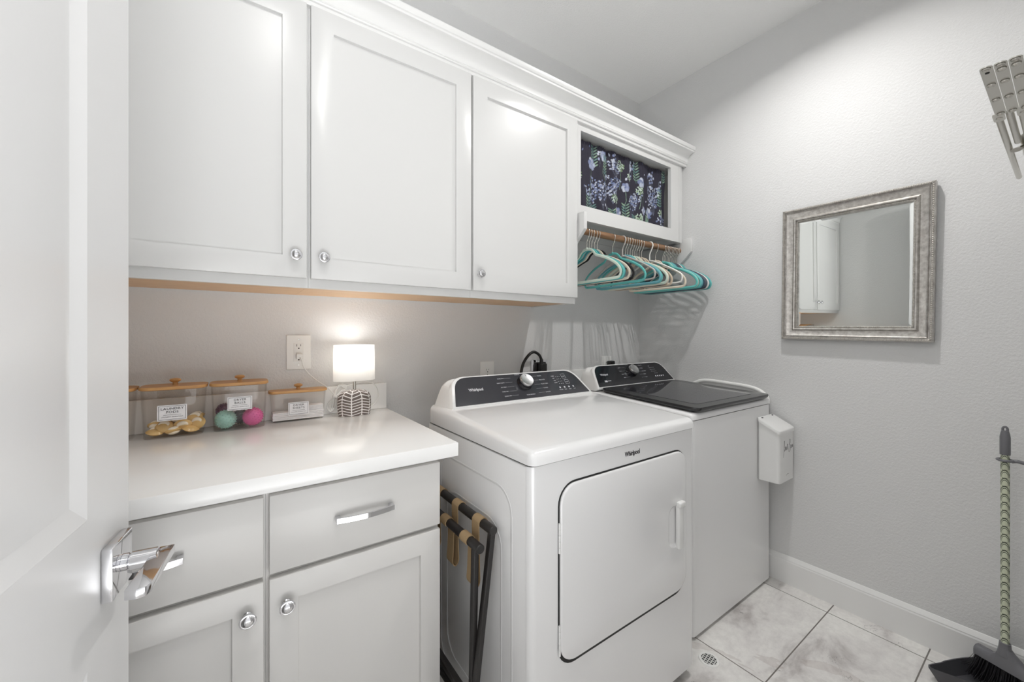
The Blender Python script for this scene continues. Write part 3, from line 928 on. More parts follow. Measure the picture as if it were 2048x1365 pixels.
# ------------------------------------------------------------------ outlets
def outlet(x0, x1, z0, z1, lab, decora=False, plug=False, cat='wall outlet'):
    cx = (x0 + x1) / 2; cz = (z0 + z1) / 2
    t = thing('wall_outlet', lab, cat, (cx, -0.0005, z0), group='white wall outlets')
    b = bxm(x0, x1, -0.0060, -0.0003, z0, z1, 0.0022, 3); obj('cover_plate', b, M_WHITEP, t)
    b = BM()
    if decora: box(b, cx - .0165, cx + .0165, -0.0078, -0.0055, cz - .0335, cz + .0335, 0.0008)
    else:
        for s in (-1, 1): lathe(b, [(0.0172, 0), (0.0172, 0.0016), (0.0165, 0.0022)], (cx, -0.0055, cz + s * 0.0195), 28, Matrix.Rotation(PI / 2, 4, 'X'), sy=0.84)
    obj('receptacle', b, M_WHITEP, t)
    yy = -0.0080
    for s in (-1, 1):
        zc = cz + s * (0.0195 if not decora else 0.0215)
        obj('slot', bxm(cx - .0074, cx - .0058, yy - .0002, yy + .001, zc + .000, zc + .0085), M_SLOT, t)
        obj('slot', bxm(cx + .0058, cx + .0074, yy - .0002, yy + .001, zc + .001, zc + .0080), M_SLOT, t)
        obj('slot', lathe(BM(), [(0.0026, 0), (0.0026, 0.0002)], (cx, yy, zc - 0.0068), 12, Matrix.Rotation(PI / 2, 4, 'X')), M_SLOT, t)
    for s in ((-1, 1) if decora else (0,)):
        obj('screw', lathe(BM(), [(0.0028, 0), (0.0024, 0.001)], (cx, -0.006, cz + s * (0.048 if decora else 0.0)), 12, Matrix.Rotation(PI / 2, 4, 'X')), M_STEEL, t)
    return t
outlet(-2.0660, -1.9850, 1.0905, 1.2190, 'white wall outlet above the dryer sheets bin with the lamp plugged in', True)
outlet(-1.2363, -1.1579, 0.9590, 1.0865, 'white wall outlet behind the dryer with nothing plugged in')
wo = outlet(-0.3700, -0.2850, 0.9600, 1.0840, 'white wall outlet behind the washer with a black plug')
b = BM(); box(b, -0.3310, -0.2880, -0.040, -0.008, 1.030, 1.0560, 0.006, 3)
tag(obj('washer_plug', b, M_BLACK), 'black plug in the wall outlet behind the washer', 'plug')
t = thing('dryer_outlet', 'large black dryer outlet with a polished steel cover plate', 'wall outlet', (-0.867, -0.0005, 0.97))
obj('cover_plate', bxm(-0.921, -0.8130, -0.0050, -0.0004, 0.970, 1.0830, 0.0015), M_CHROME, t)
obj('receptacle', bxm(-0.902, -0.830, -0.020, -0.004, 0.985, 1.0700, 0.004, 3), M_BLACK, t)
t = thing('washer_hookup_box', 'white recessed laundry hookup box in the wall between dryer and washer', 'hookup box', (-0.56, -0.001, 0.80))
obj('flange', bxm(-0.700, -0.420, -0.0120, -0.0005, 0.80, 1.0145, 0.003), M_WHITEP, t)

# ------------------------------------------------------------------ dryer
DX0, DX1, DYF, DYB = -1.6182, -0.8750, -0.894, -0.262
dryer = thing('clothes_dryer', 'white front-loading dryer with a charcoal control panel beside the countertop', 'dryer', ((DX0 + DX1) / 2, -0.57, 0))
CXD = (DX0 + DX1) / 2
b = BM(); box(b, DX0 + 0.001, DX1 - 0.001, DYF + 0.018, DYB, 0.030, 0.8850, 0.004)
# pressed relief of the side sheet (recess outlines)
def relief(x, pts, w=0.004, h=0.0012):
    tube(b, [Vector((x, y, z)) for y, z in pts], w, 6, closed=True, flat=(0, h / w))
for ins, zt in ((0.0, 0.80), (0.05, 0.74)):
    pts = rrect(-0.59, 0.44 + (zt - 0.8) / 2, 0.22 - ins, 0.36 - ins + (zt - 0.8) / 2, 0.07, 6)
    relief(DX0 + 0.001, pts)
body = obj('cabinet', b, M_APP, dryer, ang=40)
b = BM()
pts = rrect(CXD, DYF + 0.030, (DX1 - DX0) / 2, 0.030, 0.020, 6)
loft(b, [[Vector((x, min(y, DYF + 0.018), z)) for x, y in pts] for z in (0.0422, 0.0440, 0.8840, 0.8862)])
obj('front_panel', b, M_APP, dryer, ang=30)
b = bxm(DX0 + 0.006, DX1 - 0.006, DYF + 0.006, DYB - 0.004, 0.8850, 0.8905); obj('top_seam', b, M_SEAM, dryer)
b = BM(); box(b, DX0 + 0.02, DX1 - 0.02, DYF + 0.03, DYB - 0.03, 0.012, 0.035)
obj('toe_recess', b, M_SEAM, dryer)
for x in (DX0 + .06, DX1 - .06):
    for y in (DYF + .07, DYB - .06):
        obj('foot', lathe(BM(), [(0.02, 0.0003), (0.02, 0.01), (0.01, 0.012), (0.01, 0.03)], (x, y, 0), 16), M_BLACK, dryer)
# top: slopes up to the console
def top_slab(x0, x1, yf, yb, z0, zf, yk, zk, r):
    b = BM()
    pts = [(yf, z0), (yb, z0), (yb, zk), (yk, zk), (yf + 0.004, zf)]
    vs0 = [b.verts.new((x0, y, z)) for y, z in pts]; f = b.faces.new(vs0)
    q = bmesh.ops.extrude_face_region(b, geom=[f])
    nv = [g for g in q['geom'] if isinstance(g, bmesh.types.BMVert)]
    bmesh.ops.translate(b, verts=nv, vec=(x1 - x0, 0, 0))
    es = [e for e in b.edges if not (abs(e.verts[0].co.z - z0) < 1e-5 and abs(e.verts[1].co.z - z0) < 1e-5) and not (abs(e.verts[0].co.y - yk) < 1e-5 and abs(e.verts[1].co.y - yk) < 1e-5) and not (max(e.verts[0].co.y, e.verts[1].co.y) > yb - 1e-4 and min(e.verts[0].co.y, e.verts[1].co.y) > yb - 1e-4 and False)]
    bmesh.ops.bevel(b, geom=es, offset=r, segments=6, affect='EDGES', profile=0.5)
    return b
obj('top_cover', top_slab(DX0 - 0.001, DX1 + 0.001, DYF - 0.008, DYB - 0.002, 0.8905, 0.924, -0.425, 0.957, 0.022), M_APP, dryer, ang=30)

def console(parent, cx, hb, ht, yb0, z0, yt0, zt0, yback, zbase, mat_panel, hbp, htp, back_h):
    """slanted console: bezel outline hb (half bottom) ht (half top), panel hbp/htp"""
    up = Vector((0, yt0 - yb0, zt0 - z0)); Ls = up.length; up.normalize()
    nrm = Vector((1, 0, 0)).cross(up)
    def P(x, s, off=0.0):
        return Vector((cx + x, yb0, z0)) + up * s + nrm * off
    def outline(b_, t_, s0, s1, rt, rb):
        # points, counter-clockwise seen from the front, rounded corners
        corners = [(-b_, s0, rb), (b_, s0, rb), (t_, s1, rt), (-t_, s1, rt)]
        out = []
        for i in range(4):
            p = Vector(corners[i][:2]); r = corners[i][2]
            a = Vector(corners[i - 1][:2]); c = Vector(corners[(i + 1) % 4][:2])
            da = (a - p).normalized(); dc = (c - p).normalized()
            for k in range(9):
                t = k / 8
                q = (p + da * r) * (1 - t) ** 2 + p * 2 * t * (1 - t) + (p + dc * r) * t ** 2
                out.append((q.x, q.y))
        return out
    bez = outline(hb, ht, -0.004, Ls, 0.055, 0.006)
    n = len(bez)
    r_front_in = [P(x, s, 0.0) for x, s in outline(hb - 0.004, ht - 0.004, 0.0, Ls - 0.003, 0.052, 0.005)]
    r_front = [P(x, s, -0.003) for x, s in bez]
    r_mid = [P(x * 1.012, s, -0.022) for x, s in bez]
    r_mid = [Vector((p.x, p.y, max(p.z, zbase))) for p in r_mid]
    bk = outline(hb * 1.030, ht * 1.04, 0.0, back_h, 0.045, 0.004)
    r_back1 = [Vector((cx + x, yback - 0.02, zbase + s)) for x, s in bk]
    r_back = [Vector((cx + x * 0.985, yback, zbase + s * 0.97)) for x, s in bk]
    b = BM(); loft(b, [r_front_in, r_front, r_mid, r_back1, r_back])
    cs = obj('console', b, M_APPP, parent, ang=35)
    b = BM()
    pp = outline(hbp, htp, 0.006, Ls - 0.008, 0.050, 0.004)
    loft(b, [[P(x, s, -0.002) for x, s in pp], [P(x, s, 0.0012) for x, s in pp], [P(x * .998, 0.006 + (s - 0.006) * .996, 0.0018) for x, s in pp]])
    cp = obj('control_panel', b, mat_panel, parent, ang=35); cp['label'] = 'glossy dark control panel'
    return P, up, nrm, Ls, cs, cp

def dial(parent, P, up, nrm, x, s):
    R = frame_M((1, 0, 0), up, P(x, s, 0.0016))
    b = BM(); lathe(b, [(0.034, 0), (0.0335, 0.003), (0.031, 0.006), (0.030, 0.016)], (0, 0, 0), 40)
    b.transform(R); k = obj('dial', b, M_PANEL2, parent)
    b = BM(); lathe(b, [(0.0300, 0.0155), (0.0298, 0.026), (0.0280, 0.0285), (0.0265, 0.0280)], (0, 0, 0), 40)
    b.transform(R); o = obj('dial_cap', b, M_DIAL, k); o['label'] = 'brushed silver dial face'
    b = BM(); box(b, -0.0008, 0.0008, 0.015, 0.025, 0.0280, 0.0286); b.transform(R); obj('dial_mark', b, M_INK, k)

def panel_text(parent, P, up, items, name='panel_lettering', sz=0.0062, m=None):
    b = BM()
    for (txt, x, s, al) in items:
        text_into(b, txt, sz, frame_M((1, 0, 0), up, P(x, s, 0.0021)), 0.0001, al)
    return b
P, up, nrm, Ls, cs, cp = console(dryer, CXD, 0.352, 0.312, -0.4222, 0.960, -0.325, 1.060, -0.285, 0.952, M_PANEL, 0.336, 0.297, 0.098)
dial(cp, P, up, nrm, 0.006, 0.080)
left = ['MORE DRY', 'HEAVY DUTY', 'AIR ONLY', 'TIMED DRY', 'QUICK DRY']
right = ['CASUAL', 'DELICATES', 'BULKY ITEMS', 'TOWELS', 'SANITIZE']
items = [('NORMAL', -0.010, 0.126, 'CENTER'), ('STEAM REFRESH', 0.01, 0.022, 'CENTER')]
for i, w in enumerate(left): items.append((w, -0.088 + 0.004 * (abs(i - 2) == 2), 0.112 - 0.0215 * i, 'RIGHT'))
for i, w in enumerate(right): items.append((w, 0.090, 0.112 - 0.0215 * i, 'LEFT'))
for i, w in enumerate(['MORE', 'DRY', 'LESS', 'DAMP']): items.append((w, 0.172, 0.104 - 0.012 * i, 'CENTER'))
for i, w in enumerate(['Wrinkle', 'Static', 'Signal', 'Lock']): items.append((w, 0.180 + 0.026 * i, 0.030, 'CENTER'))
b = panel_text(cp, P, up, items)
def pbox(b, x0, x1, s0, s1):
    box(b, x0, x1, s0, s1, 0.0020, 0.0023, M=frame_M((1, 0, 0), up, P(0, 0, 0)))
for i in range(5):
    s = 0.112 - 0.0215 * i
    pbox(b, -0.085, -0.050 + 0.006 * abs(i - 2) * 0 - 0.0, s, s + 0.0004); pbox(b, 0.052, 0.087, s, s + 0.0004)
for (x0, x1, s0, s1) in ((0.222, 0.244, 0.088, 0.112), (0.226, 0.248, 0.058, 0.080)):
    pbox(b, x0, x1, s0, s0 + .0007); pbox(b, x0, x1, s1, s1 + .0007); pbox(b, x0, x0 + .0007, s0, s1); pbox(b, x1, x1 + .0007, s0, s1)
for k in range(3):
    for j in range(4): pbox(b, 0.188 + 0.010 * k, 0.1905 + 0.010 * k, 0.060 + 0.0125 * j, 0.0625 + 0.0125 * j)
for j in range(4): pbox(b, 0.176 + 0.026 * j, 0.1835 + 0.026 * j, 0.038, 0.0455)
text_into(b, 'START', 0.006, frame_M((1, 0, 0), up, P(0.233, 0.099, 0.0021)), 0.0001); text_into(b, 'STOP', 0.006, frame_M((1, 0, 0), up, P(0.237, 0.068, 0.0021)), 0.0001)
obj('panel_lettering', b, M_PRINT, cp, smooth=False, recalc=False)
b = BM(); logo_into(b, frame_M((1, 0, 0), up, P(-0.228, 0.070, 0.0021)), 0.066)
obj('logo', b, M_PRINT, cp, smooth=False, recalc=False)
# door
b = BM()
def rr_xz(cx, cz, hx, hz, r, y, n=7):
    return [Vector((x, y, z)) for x, z in rrect(cx, cz, hx, hz, r, n)]
dcx, dcz, dhx, dhz = (-1.5227 - 0.9380) / 2, (0.3455 + 0.8225) / 2, (1.5227 - 0.9380) / 2, (0.8225 - 0.3455) / 2
loft(b, [rr_xz(dcx, dcz - .004, dhx + .004, dhz + .008, 0.060, DYF - 0.0002), rr_xz(dcx, dcz - .004, dhx + .004, dhz + .008, 0.060, DYF - 0.0010)])
obj('door_gap', b, M_SEAM, dryer)
b = BM()
loft(b, [rr_xz(dcx, dcz, dhx - .001, dhz - .001, 0.054, DYF - 0.0008), rr_xz(dcx, dcz, dhx, dhz, 0.055, DYF - 0.0050), rr_xz(dcx, dcz, dhx - .002, dhz - .002, 0.053, DYF - 0.0078), rr_xz(dcx, dcz, dhx - .006, dhz - .006, 0.050, DYF - 0.0090),
          rr_xz(-1.010, 0.5730, 0.036, 0.072, 0.034, DYF - 0.0090), rr_xz(-1.009, 0.5730, 0.034, 0.070, 0.032, DYF - 0.0084), rr_xz(-1.007, 0.5730, 0.029, 0.064, 0.027, DYF - 0.0022), rr_xz(-1.006, 0.5730, 0.024, 0.058, 0.022, DYF - 0.0014)])
dd = obj('door', b, M_APP, dryer, ang=40)
YD = DYF - 0.0090
b = BM(); box(b, -1.0000, -0.9745, YD - 0.011, YD + 0.004, 0.4950, 0.6450, 0.004, 3)
obj('handle_grip', b, M_APPP, dd)
b = BM(); box(b, -1.0010, -0.9650, YD - 0.015, YD + 0.002, 0.6350, 0.6540, 0.005, 3)
obj('handle_cap', b, M_APPP, dd)
for z0, z1 in ((0.645, 0.725), (0.375, 0.455)):
    b = BM()
    for k in range(5):
        a = z0 + (z1 - z0) * k / 5
        tube(b, [(-1.5250, DYF - 0.0050, a + .0005), (-1.5250, DYF - 0.0050, a + (z1 - z0) / 5 - .0005)], 0.0032, 10)
    obj('hinge', b, M_APPP, dd)
b = BM(); logo_into(b, frame_M((1, 0, 0), (0, 0, 1), (-1.2200, DYF - 0.0003, 0.8560)), 0.076)
obj('logo', b, M_INK, dryer, smooth=False, recalc=False)
b = BM()
tube(b, smooth_path([(-1.05, -0.07, 0.93), (-1.03, -0.055, 1.00), (-1.006, -0.045, 1.068), (-0.965, -0.042, 1.114), (-0.930, -0.040, 1.1275), (-0.897, -0.040, 1.112), (-0.880, -0.040, 1.086)], 8), 0.0075, 14)
box(b, -0.893, -0.850, -0.055, -0.0185, 1.000, 1.066, 0.008, 3); tube(b, [(-0.880, -0.04, 1.05), (-0.880, -0.04, 1.088)], [0.013, 0.009], 14)
o = obj('power_cord', b, M_BLACK, dryer); o['label'] = 'thick black cord looping to the wall outlet'

# ------------------------------------------------------------------ washer
WX0, WX1, WYF, WYB = -0.7420, -0.0432, -0.8099, -0.165
washer = thing('washing_machine', 'white top-loading washer with a dark glass lid in the corner', 'washing machine', ((WX0 + WX1) / 2, -0.5, 0))
CXW = (WX0 + WX1) / 2
b = BM()
pts = rrect(CXW, (WYF + WYB) / 2, (WX1 - WX0) / 2, (WYB - WYF) / 2, 0.022, 7)
loft(b, [[Vector((x, y, z)) for x, y in pts] for z in (0.016, 0.018, 0.874, 0.8758)])
obj('cabinet', b, M_APP, washer, ang=30)
obj('top_seam', bxm(WX0 + .006, WX1 - .006, WYF + .006, WYB - .006, 0.8750, 0.8795), M_SEAM, washer)
for x in (WX0 + .06, WX1 - .06):
    for y in (WYF + .07, WYB - .06):
        obj('foot', lathe(BM(), [(0.02, 0.0003), (0.02, 0.009), (0.01, 0.010), (0.01, 0.017)], (x, y, 0), 16), M_BLACK, washer)
obj('top_deck', top_slab(WX0 - 0.001, WX1 + 0.001, WYF - 0.002, WYB, 0.8795, 0.904, -0.315, 0.930, 0.014), M_APP, washer, ang=30)
P, up, nrm, Ls, cs, cp = console(washer, CXW, 0.335, 0.297, -0.3017, 0.948, -0.215, 1.056, -0.170, 0.934, M_PANEL2, 0.322, 0.286, 0.112)
dial(cp, P, up, nrm, -0.010, 0.082)
items = [('NORMAL', -0.02, 0.128, 'CENTER')]
for i, w in enumerate(['QUICK', 'CASUAL', 'BULKY', 'RINSE']): items.append((w, -0.085, 0.110 - 0.021 * i, 'RIGHT'))
for i, w in enumerate(['DELICATES', 'TOWELS', 'COLD WASH', 'WHITES', 'CLEAN']): items.append((w, 0.076, 0.118 - 0.020 * i, 'LEFT'))
for i, w in enumerate(['Hot', 'Warm', 'Cool', 'Cold']): items.append((w, 0.165, 0.108 - 0.012 * i, 'CENTER'))
b = panel_text(cp, P, up, items)
for i in range(4): pbox(b, -0.082, -0.048, 0.110 - 0.021 * i, 0.1105 - 0.021 * i)
for i in range(5): pbox(b, 0.045, 0.073, 0.118 - 0.020 * i, 0.1185 - 0.020 * i)
for k in range(3):
    for j in range(4): pbox(b, 0.180 + 0.011 * k, 0.1830 + 0.011 * k, 0.056 + 0.0135 * j, 0.059 + 0.0135 * j)
for j in range(5): pbox(b, 0.170 + 0.018 * j, 0.1780 + 0.018 * j, 0.034, 0.042)
pbox(b, -0.262, -0.242, 0.030, 0.040); pbox(b, -0.238, -0.214, 0.034, 0.037)
obj('panel_lettering', b, M_PRINT, cp, smooth=False, recalc=False)
b = BM(); logo_into(b, frame_M((1, 0, 0), up, P(-0.240, 0.075, 0.0021)), 0.060)
obj('logo', b, M_PRINT, cp, smooth=False, recalc=False)
# glass lid
def lid():
    b = BM()
    y0, z0, y1, z1 = -0.8200, 0.9270, -0.3080, 0.9510
    d = Vector((0, y1 - y0, z1 - z0)); L = d.length; d.normalize(); nn = Vector((1, 0, 0)).cross(d)
    def q(x, s, h): return Vector((x, y0, z0)) + d * s + nn * h
    pts = rrect(CXW + 0.0, L / 2, 0.3280, L / 2, 0.030, 7)
    loft(b, [[q(CXW + (x - CXW) * k, L / 2 + (s - L / 2) * k, h) for x, s in pts] for k, h in ((0.965, -0.020), (0.99, -0.014), (1.0, -0.005), (0.995, 0.0))])
    lo = obj('lid', b, M_LID, washer, ang=40); lo['label'] = 'dark grey tinted lid'
    b = BM()
    pts = rrect(CXW, L / 2 + 0.004, 0.255, L / 2 - 0.045, 0.03, 7)
    loft(b, [[q(x, s, h) for x, s in pts] for h in (-0.0005, 0.0008)])
    obj('lid_window', b, M_LIDG, lo, ang=40)
lid()
b = BM()
tube(b, smooth_path([(-0.0215, -0.10, 0.80), (-0.0215, -0.25, 0.86), (-0.0215, -0.38, 0.925), (-0.0215, -0.46, 0.956), (-0.0215, -0.60, 0.953), (-0.0215, -0.71, 0.944), (-0.0215, -0.765, 0.922), (-0.0220, -0.785, 0.880), (-0.0220, -0.70, 0.80)], 8), 0.0105, 14)
tag(obj('drain_hose', b, M_WHITEP), 'white hose squeezed between the washer and the wall', 'hose')

# lint bin on the washer front
t = thing('lint_bin', 'white lidded lint box stuck to the front of the washer', 'lint bin', (-0.11, -0.86, 0.535))
b = BM()
pr = rrect(-0.1095, -0.8585, 0.0805, 0.0470, 0.014, 6)
def ztop(y): return 0.817 - ((-0.811) - y) / 0.096 * 0.050
loft(b, [[Vector((x, y, 0.5350)) for x, y in pr], [Vector((x, y, 0.5370)) for x, y in pr], [Vector((x, y, ztop(y))) for x, y in pr]])
obj('body', b, M_APPP, t, ang=40)
b = BM()
pl = rrect(-0.1095, -0.8600, 0.0850, 0.0485, 0.013, 6)
loft(b, [[Vector((x, y, ztop(y) + dz)) for x, y in [(-0.1095 + (px - -0.1095) * k, -0.86 + (py + 0.86) * k) for px, py in pl]] for k, dz in ((1, -0.006), (1, 0.006), (0.985, 0.009), (0.94, 0.0098))])
ld = obj('lid', b, M_APPP, t, ang=40)
for xx in (-0.165, -0.157, -0.055, -0.047):
    obj('lid_slot', bxm(xx, xx + 0.004, -0.8230, -0.8170, ztop(-0.82) + 0.0080, ztop(-0.82) + 0.0115), M_INK, ld)
b = BM()
def hand(pts, w=0.0007):
    tube(b, smooth_path([(-0.150 + x * 0.86, -0.9060, 0.678 + z * 0.9) for x, z in pts], 5), w, 5, flat=(1, 0.4))
hand([(0.000, -0.030), (0.008, 0.000), (0.016, 0.045), (0.013, 0.052), (0.010, 0.020), (0.016, 0.000), (0.022, 0.010)])
hand([(0.022, 0.010), (0.024, 0.024), (0.026, 0.006), (0.032, 0.004), (0.034, 0.024), (0.038, 0.008), (0.044, 0.004), (0.046, 0.020)])
hand([(0.046, 0.004), (0.052, 0.034), (0.056, 0.006), (0.062, 0.006)]); hand([(0.046, 0.026), (0.060, 0.030)])
hand([(0.072, 0.000), (0.076, 0.030), (0.078, 0.052), (0.090, 0.050), (0.088, 0.034), (0.080, 0.028), (0.094, 0.020), (0.088, -0.004), (0.074, -0.010), (0.068, -0.004)])
hand([(0.096, 0.004), (0.100, 0.022), (0.104, 0.006), (0.110, 0.006), (0.112, 0.022), (0.116, 0.006), (0.118, 0.024), (0.124, 0.008)])
hand([(0.036, -0.128), (0.056, -0.122), (0.068, -0.124)], 0.0006)
obj('script_lettering', b, M_INK, t)

# ------------------------------------------------------------------ hangers
HC = {'mint': (0.80, 0.85, 0.80), 'teal': (0.40, 0.74, 0.72), 'deepteal': (0.28, 0.58, 0.60), 'blueteal': (0.42, 0.66, 0.70), 'ivory': (0.87, 0.83, 0.76), 'beige': (0.80, 0.74, 0.66),
      'black': (0.07, 0.07, 0.08), 'charcoal': (0.32, 0.31, 0.33), 'navy': (0.24, 0.29, 0.36), 'white': (0.90, 0.90, 0.88), 'grey': (0.72, 0.70, 0.68), 'palegreen': (0.70, 0.80, 0.74)}
HN = {'mint': 'pale mint', 'teal': 'bright teal', 'deepteal': 'deep teal', 'blueteal': 'dusty blue', 'ivory': 'ivory', 'beige': 'beige', 'black': 'black', 'charcoal': 'charcoal', 'navy': 'dark navy', 'white': 'white', 'grey': 'light grey', 'palegreen': 'pale green'}
HM = {k: mat('hanger_' + k, v, 0.55) for k, v in HC.items()}
def hanger_body(half=0.208, thick=0.0065, drop=0.0, plastic=False):
    b = BM()
    if plastic:
        ctl = [(0, 0.0), (0.05, -0.018), (0.12, -0.052), (0.18, -0.088), (0.196, -0.104), (0.196, -0.128), (0.178, -0.140), (0.09, -0.141)]
    else:
        ctl = [(0, 0.0), (0.022, -0.003), (0.042, -0.016), (0.058, -0.034), (0.085, -0.044), (0.13, -0.062), (0.175, -0.088), (0.200, -0.112), (0.208, -0.132), (0.202, -0.150), (0.184, -0.158), (0.09, -0.1585)]
    k = half / 0.208
    pts = [(y * k, z - drop) for y, z in ctl]
    full = [(0, y, z) for y, z in pts] + [(0, 0, pts[-1][1])] + [(0, -y, z) for y, z in pts[:0:-1]]
    path = smooth_path(full, 4, closed=True)
    tube(b, path, thick, 8, closed=True, flat=None if plastic else (0, 0.42))
    ball(b, (0, 0, 0.003), thick * 1.1, 10, 6, sc=(0.7 if not plastic else 1, 1, 1.1))
    return b
def hanger_hook(r=0.0016, plastic=False):
    b = BM()
    R = 0.0187 if not plastic else 0.0212
    c = 0.085
    pts = [(0, 0, 0.0), (0, 0, 0.030), (0, -0.004, 0.045), (0, -0.014, 0.062)]
    for i in range(9):
        a = math.radians(205 - i * 215 / 8)
        pts.append((0, R * math.cos(a), c + R * math.sin(a)))
    tube(b, smooth_path(pts, 4), r, 8)
    return b
ORD = ['first', 'second', 'third', 'fourth', 'fifth', 'sixth', 'seventh', 'eighth', 'ninth', 'tenth', 'eleventh', 'twelfth', 'thirteenth', 'fourteenth', 'fifteenth', 'sixteenth', 'seventeenth', 'eighteenth', 'nineteenth', 'twentieth', 'twenty-first', 'twenty-second', 'twenty-third', 'twenty-fourth', 'twenty-fifth', 'twenty-sixth', 'twenty-seventh', 'last']
hang = [(-0.806, 'mint', 0), (-0.790, 'teal', 1), (-0.772, 'deepteal', -2), (-0.752, 'ivory', 2), (-0.733, 'black', 5), (-0.618, 'teal', -3),
        (-0.539, 'grey', 0), (-0.515, 'blueteal', 1), (-0.497, 'teal', -1), (-0.476, 'ivory', 3), (-0.456, 'mint', 0), (-0.437, 'ivory', -3), (-0.419, 'charcoal', 1), (-0.400, 'beige', -1), (-0.380, 'beige', 4),
        (-0.306, 'white', 0), (-0.252, 'ivory', 3), (-0.182, 'teal', 0), (-0.168, 'palegreen', -2), (-0.154, 'teal', 2), (-0.140, 'blueteal', 1), (-0.126, 'deepteal', -1), (-0.112, 'navy', 1), (-0.098, 'charcoal', 0), (-0.084, 'navy', -1), (-0.070, 'white', 0), (-0.056, 'deepteal', 0), (-0.042, 'teal', 0)]
proto = {}
for key, args in (('velvet', {}), ('small', {'half': 0.178}), ('plastic', {'thick': 0.0045, 'plastic': True})):
    pl_ = key == 'plastic'
    mb = bpy.data.meshes.new('hanger_body'); q = hanger_body(**args); bmesh.ops.recalc_face_normals(q, faces=q.faces); q.to_mesh(mb); q.free(); finish_mesh(mb, HM['teal'], True, 50)
    mh = bpy.data.meshes.new('hanger_hook'); q = hanger_hook(0.0036 if pl_ else 0.0020, pl_); bmesh.ops.recalc_face_normals(q, faces=q.faces); q.to_mesh(mh); q.free(); finish_mesh(mh, M_STEEL, True, 50)
    proto[key] = (mb, mh)
for i, (x, c, yaw) in enumerate(hang):
    key = 'plastic' if i in (6, 15) else 'small' if i in (9, 12, 13, 14, 16) else 'velvet'
    kind = 'tubular plastic' if key == 'plastic' else 'velvet'
    where = ('%s from the left on the wooden rod' % ORD[i]) if i < 27 else 'nearest the wall, last on the wooden rod'
    zz = 1.725 - 0.085 - (0.0022 if key != 'plastic' else 0.0047)
    t = thing('clothes_hanger', '%s %s hanger, %s' % (HN[c], kind, where), 'clothes hanger', (x, -0.30, zz), (0, 0, math.radians(yaw)), 'clothes hangers on the wooden rod')
    mb, mh = proto[key]
    o = link('hanger_body', mb, t); o.material_slots[0].link = 'OBJECT'; o.material_slots[0].material = HM[c]
    o = link('hook', mh, t)
    if key == 'plastic':
        o.material_slots[0].link = 'OBJECT'; o.material_slots[0].material = HM[c]

# ------------------------------------------------------------------ luggage rack between cabinet and dryer
t = thing('luggage_rack', 'folded black luggage rack with tan straps between cabinet and dryer', 'luggage rack', (-1.68, -0.53, 0))
YR0, YR1 = -0.748, -0.330
AT, BT = (-1.640, 0.680), (-1.682, 0.642)     # top bars (x, z)
for (xt, zt), xb in ((AT, -1.7260), (BT, -1.6960)):
    b = BM(); tube(b, [(xt, YR0 - 0.010, zt), (xt, YR0 - 0.008, zt), (xt, YR1 + 0.008, zt), (xt, YR1 + 0.010, zt)], [0.0115, 0.0130, 0.0130, 0.0115], 18)
    obj('top_bar', b, M_BLACKWOOD, t)
    for y in ((YR0, YR1) if xt == AT[0] else (YR0 + 0.020, YR1 - 0.02)):
        b = BM()
        d = Vector((xb - xt, 0, 0.004 - zt + 0.008)); d.normalize()
        Mx = Matrix.Translation((xt, y, zt)) @ Vector((0, 0, -1)).rotation_difference(d).to_matrix().to_4x4()
        Ln = (Vector((xb, 0, 0.004)) - Vector((xt, 0, zt))).length - 0.004
        box(b, -0.0075, 0.0075, -0.0095, 0.0095, -Ln, -0.004, 0.002, M=Mx)
        obj('leg', b, M_BLACKWOOD, t)
b = BM(); box(b, -1.7200, -1.7020, YR0 + .005, YR1, 0.232, 0.252, 0.002); obj('stretcher', b, M_BLACKWOOD, t)
b = BM(); box(b, -1.7050, -1.6880, YR0 + .025, YR1 - .02, 0.170, 0.190, 0.002); obj('stretcher', b, M_BLACKWOOD, t)
for y in (-0.683, -0.553, -0.423):
    b = BM()
    xa, za = AT; xb_, zb = BT
    r = 0.0145
    path = []
    # wrap over bar A, hang down between, up around bar B
    for k in range(9): path.append((xa + r * math.cos(math.radians(-30 + k * 26)), za + r * math.sin(math.radians(-30 + k * 26))))
    path += [(xa - r, za - 0.03), (xa - 0.012, 0.55), (-1.652, 0.515), (-1.662, 0.503), (-1.672, 0.515), (xb_ + 0.012, 0.55), (xb_ + r, zb - 0.02)]
    for k in range(9): path.append((xb_ + r * math.cos(math.radians(0 + k * 26)), zb + r * math.sin(math.radians(0 + k * 26))))
    sp = smooth_path([(x, 0, z) for x, z in path], 4)
    rings = []
    for i, p in enumerate(sp):
        d = (sp[min(i + 1, len(sp) - 1)] - sp[max(i - 1, 0)]).normalized(); n_ = Vector((d.z, 0, -d.x)) * 0.0011
        rings.append([Vector((p.x + n_.x, y - 0.020, p.z + n_.z)), Vector((p.x + n_.x, y + 0.020, p.z + n_.z)), Vector((p.x - n_.x, y + 0.020, p.z - n_.z)), Vector((p.x - n_.x, y - 0.020, p.z - n_.z))])
    loft(b, rings)
    o = obj('strap', b, M_WEB, t, ang=50); o['label'] = 'tan woven strap'

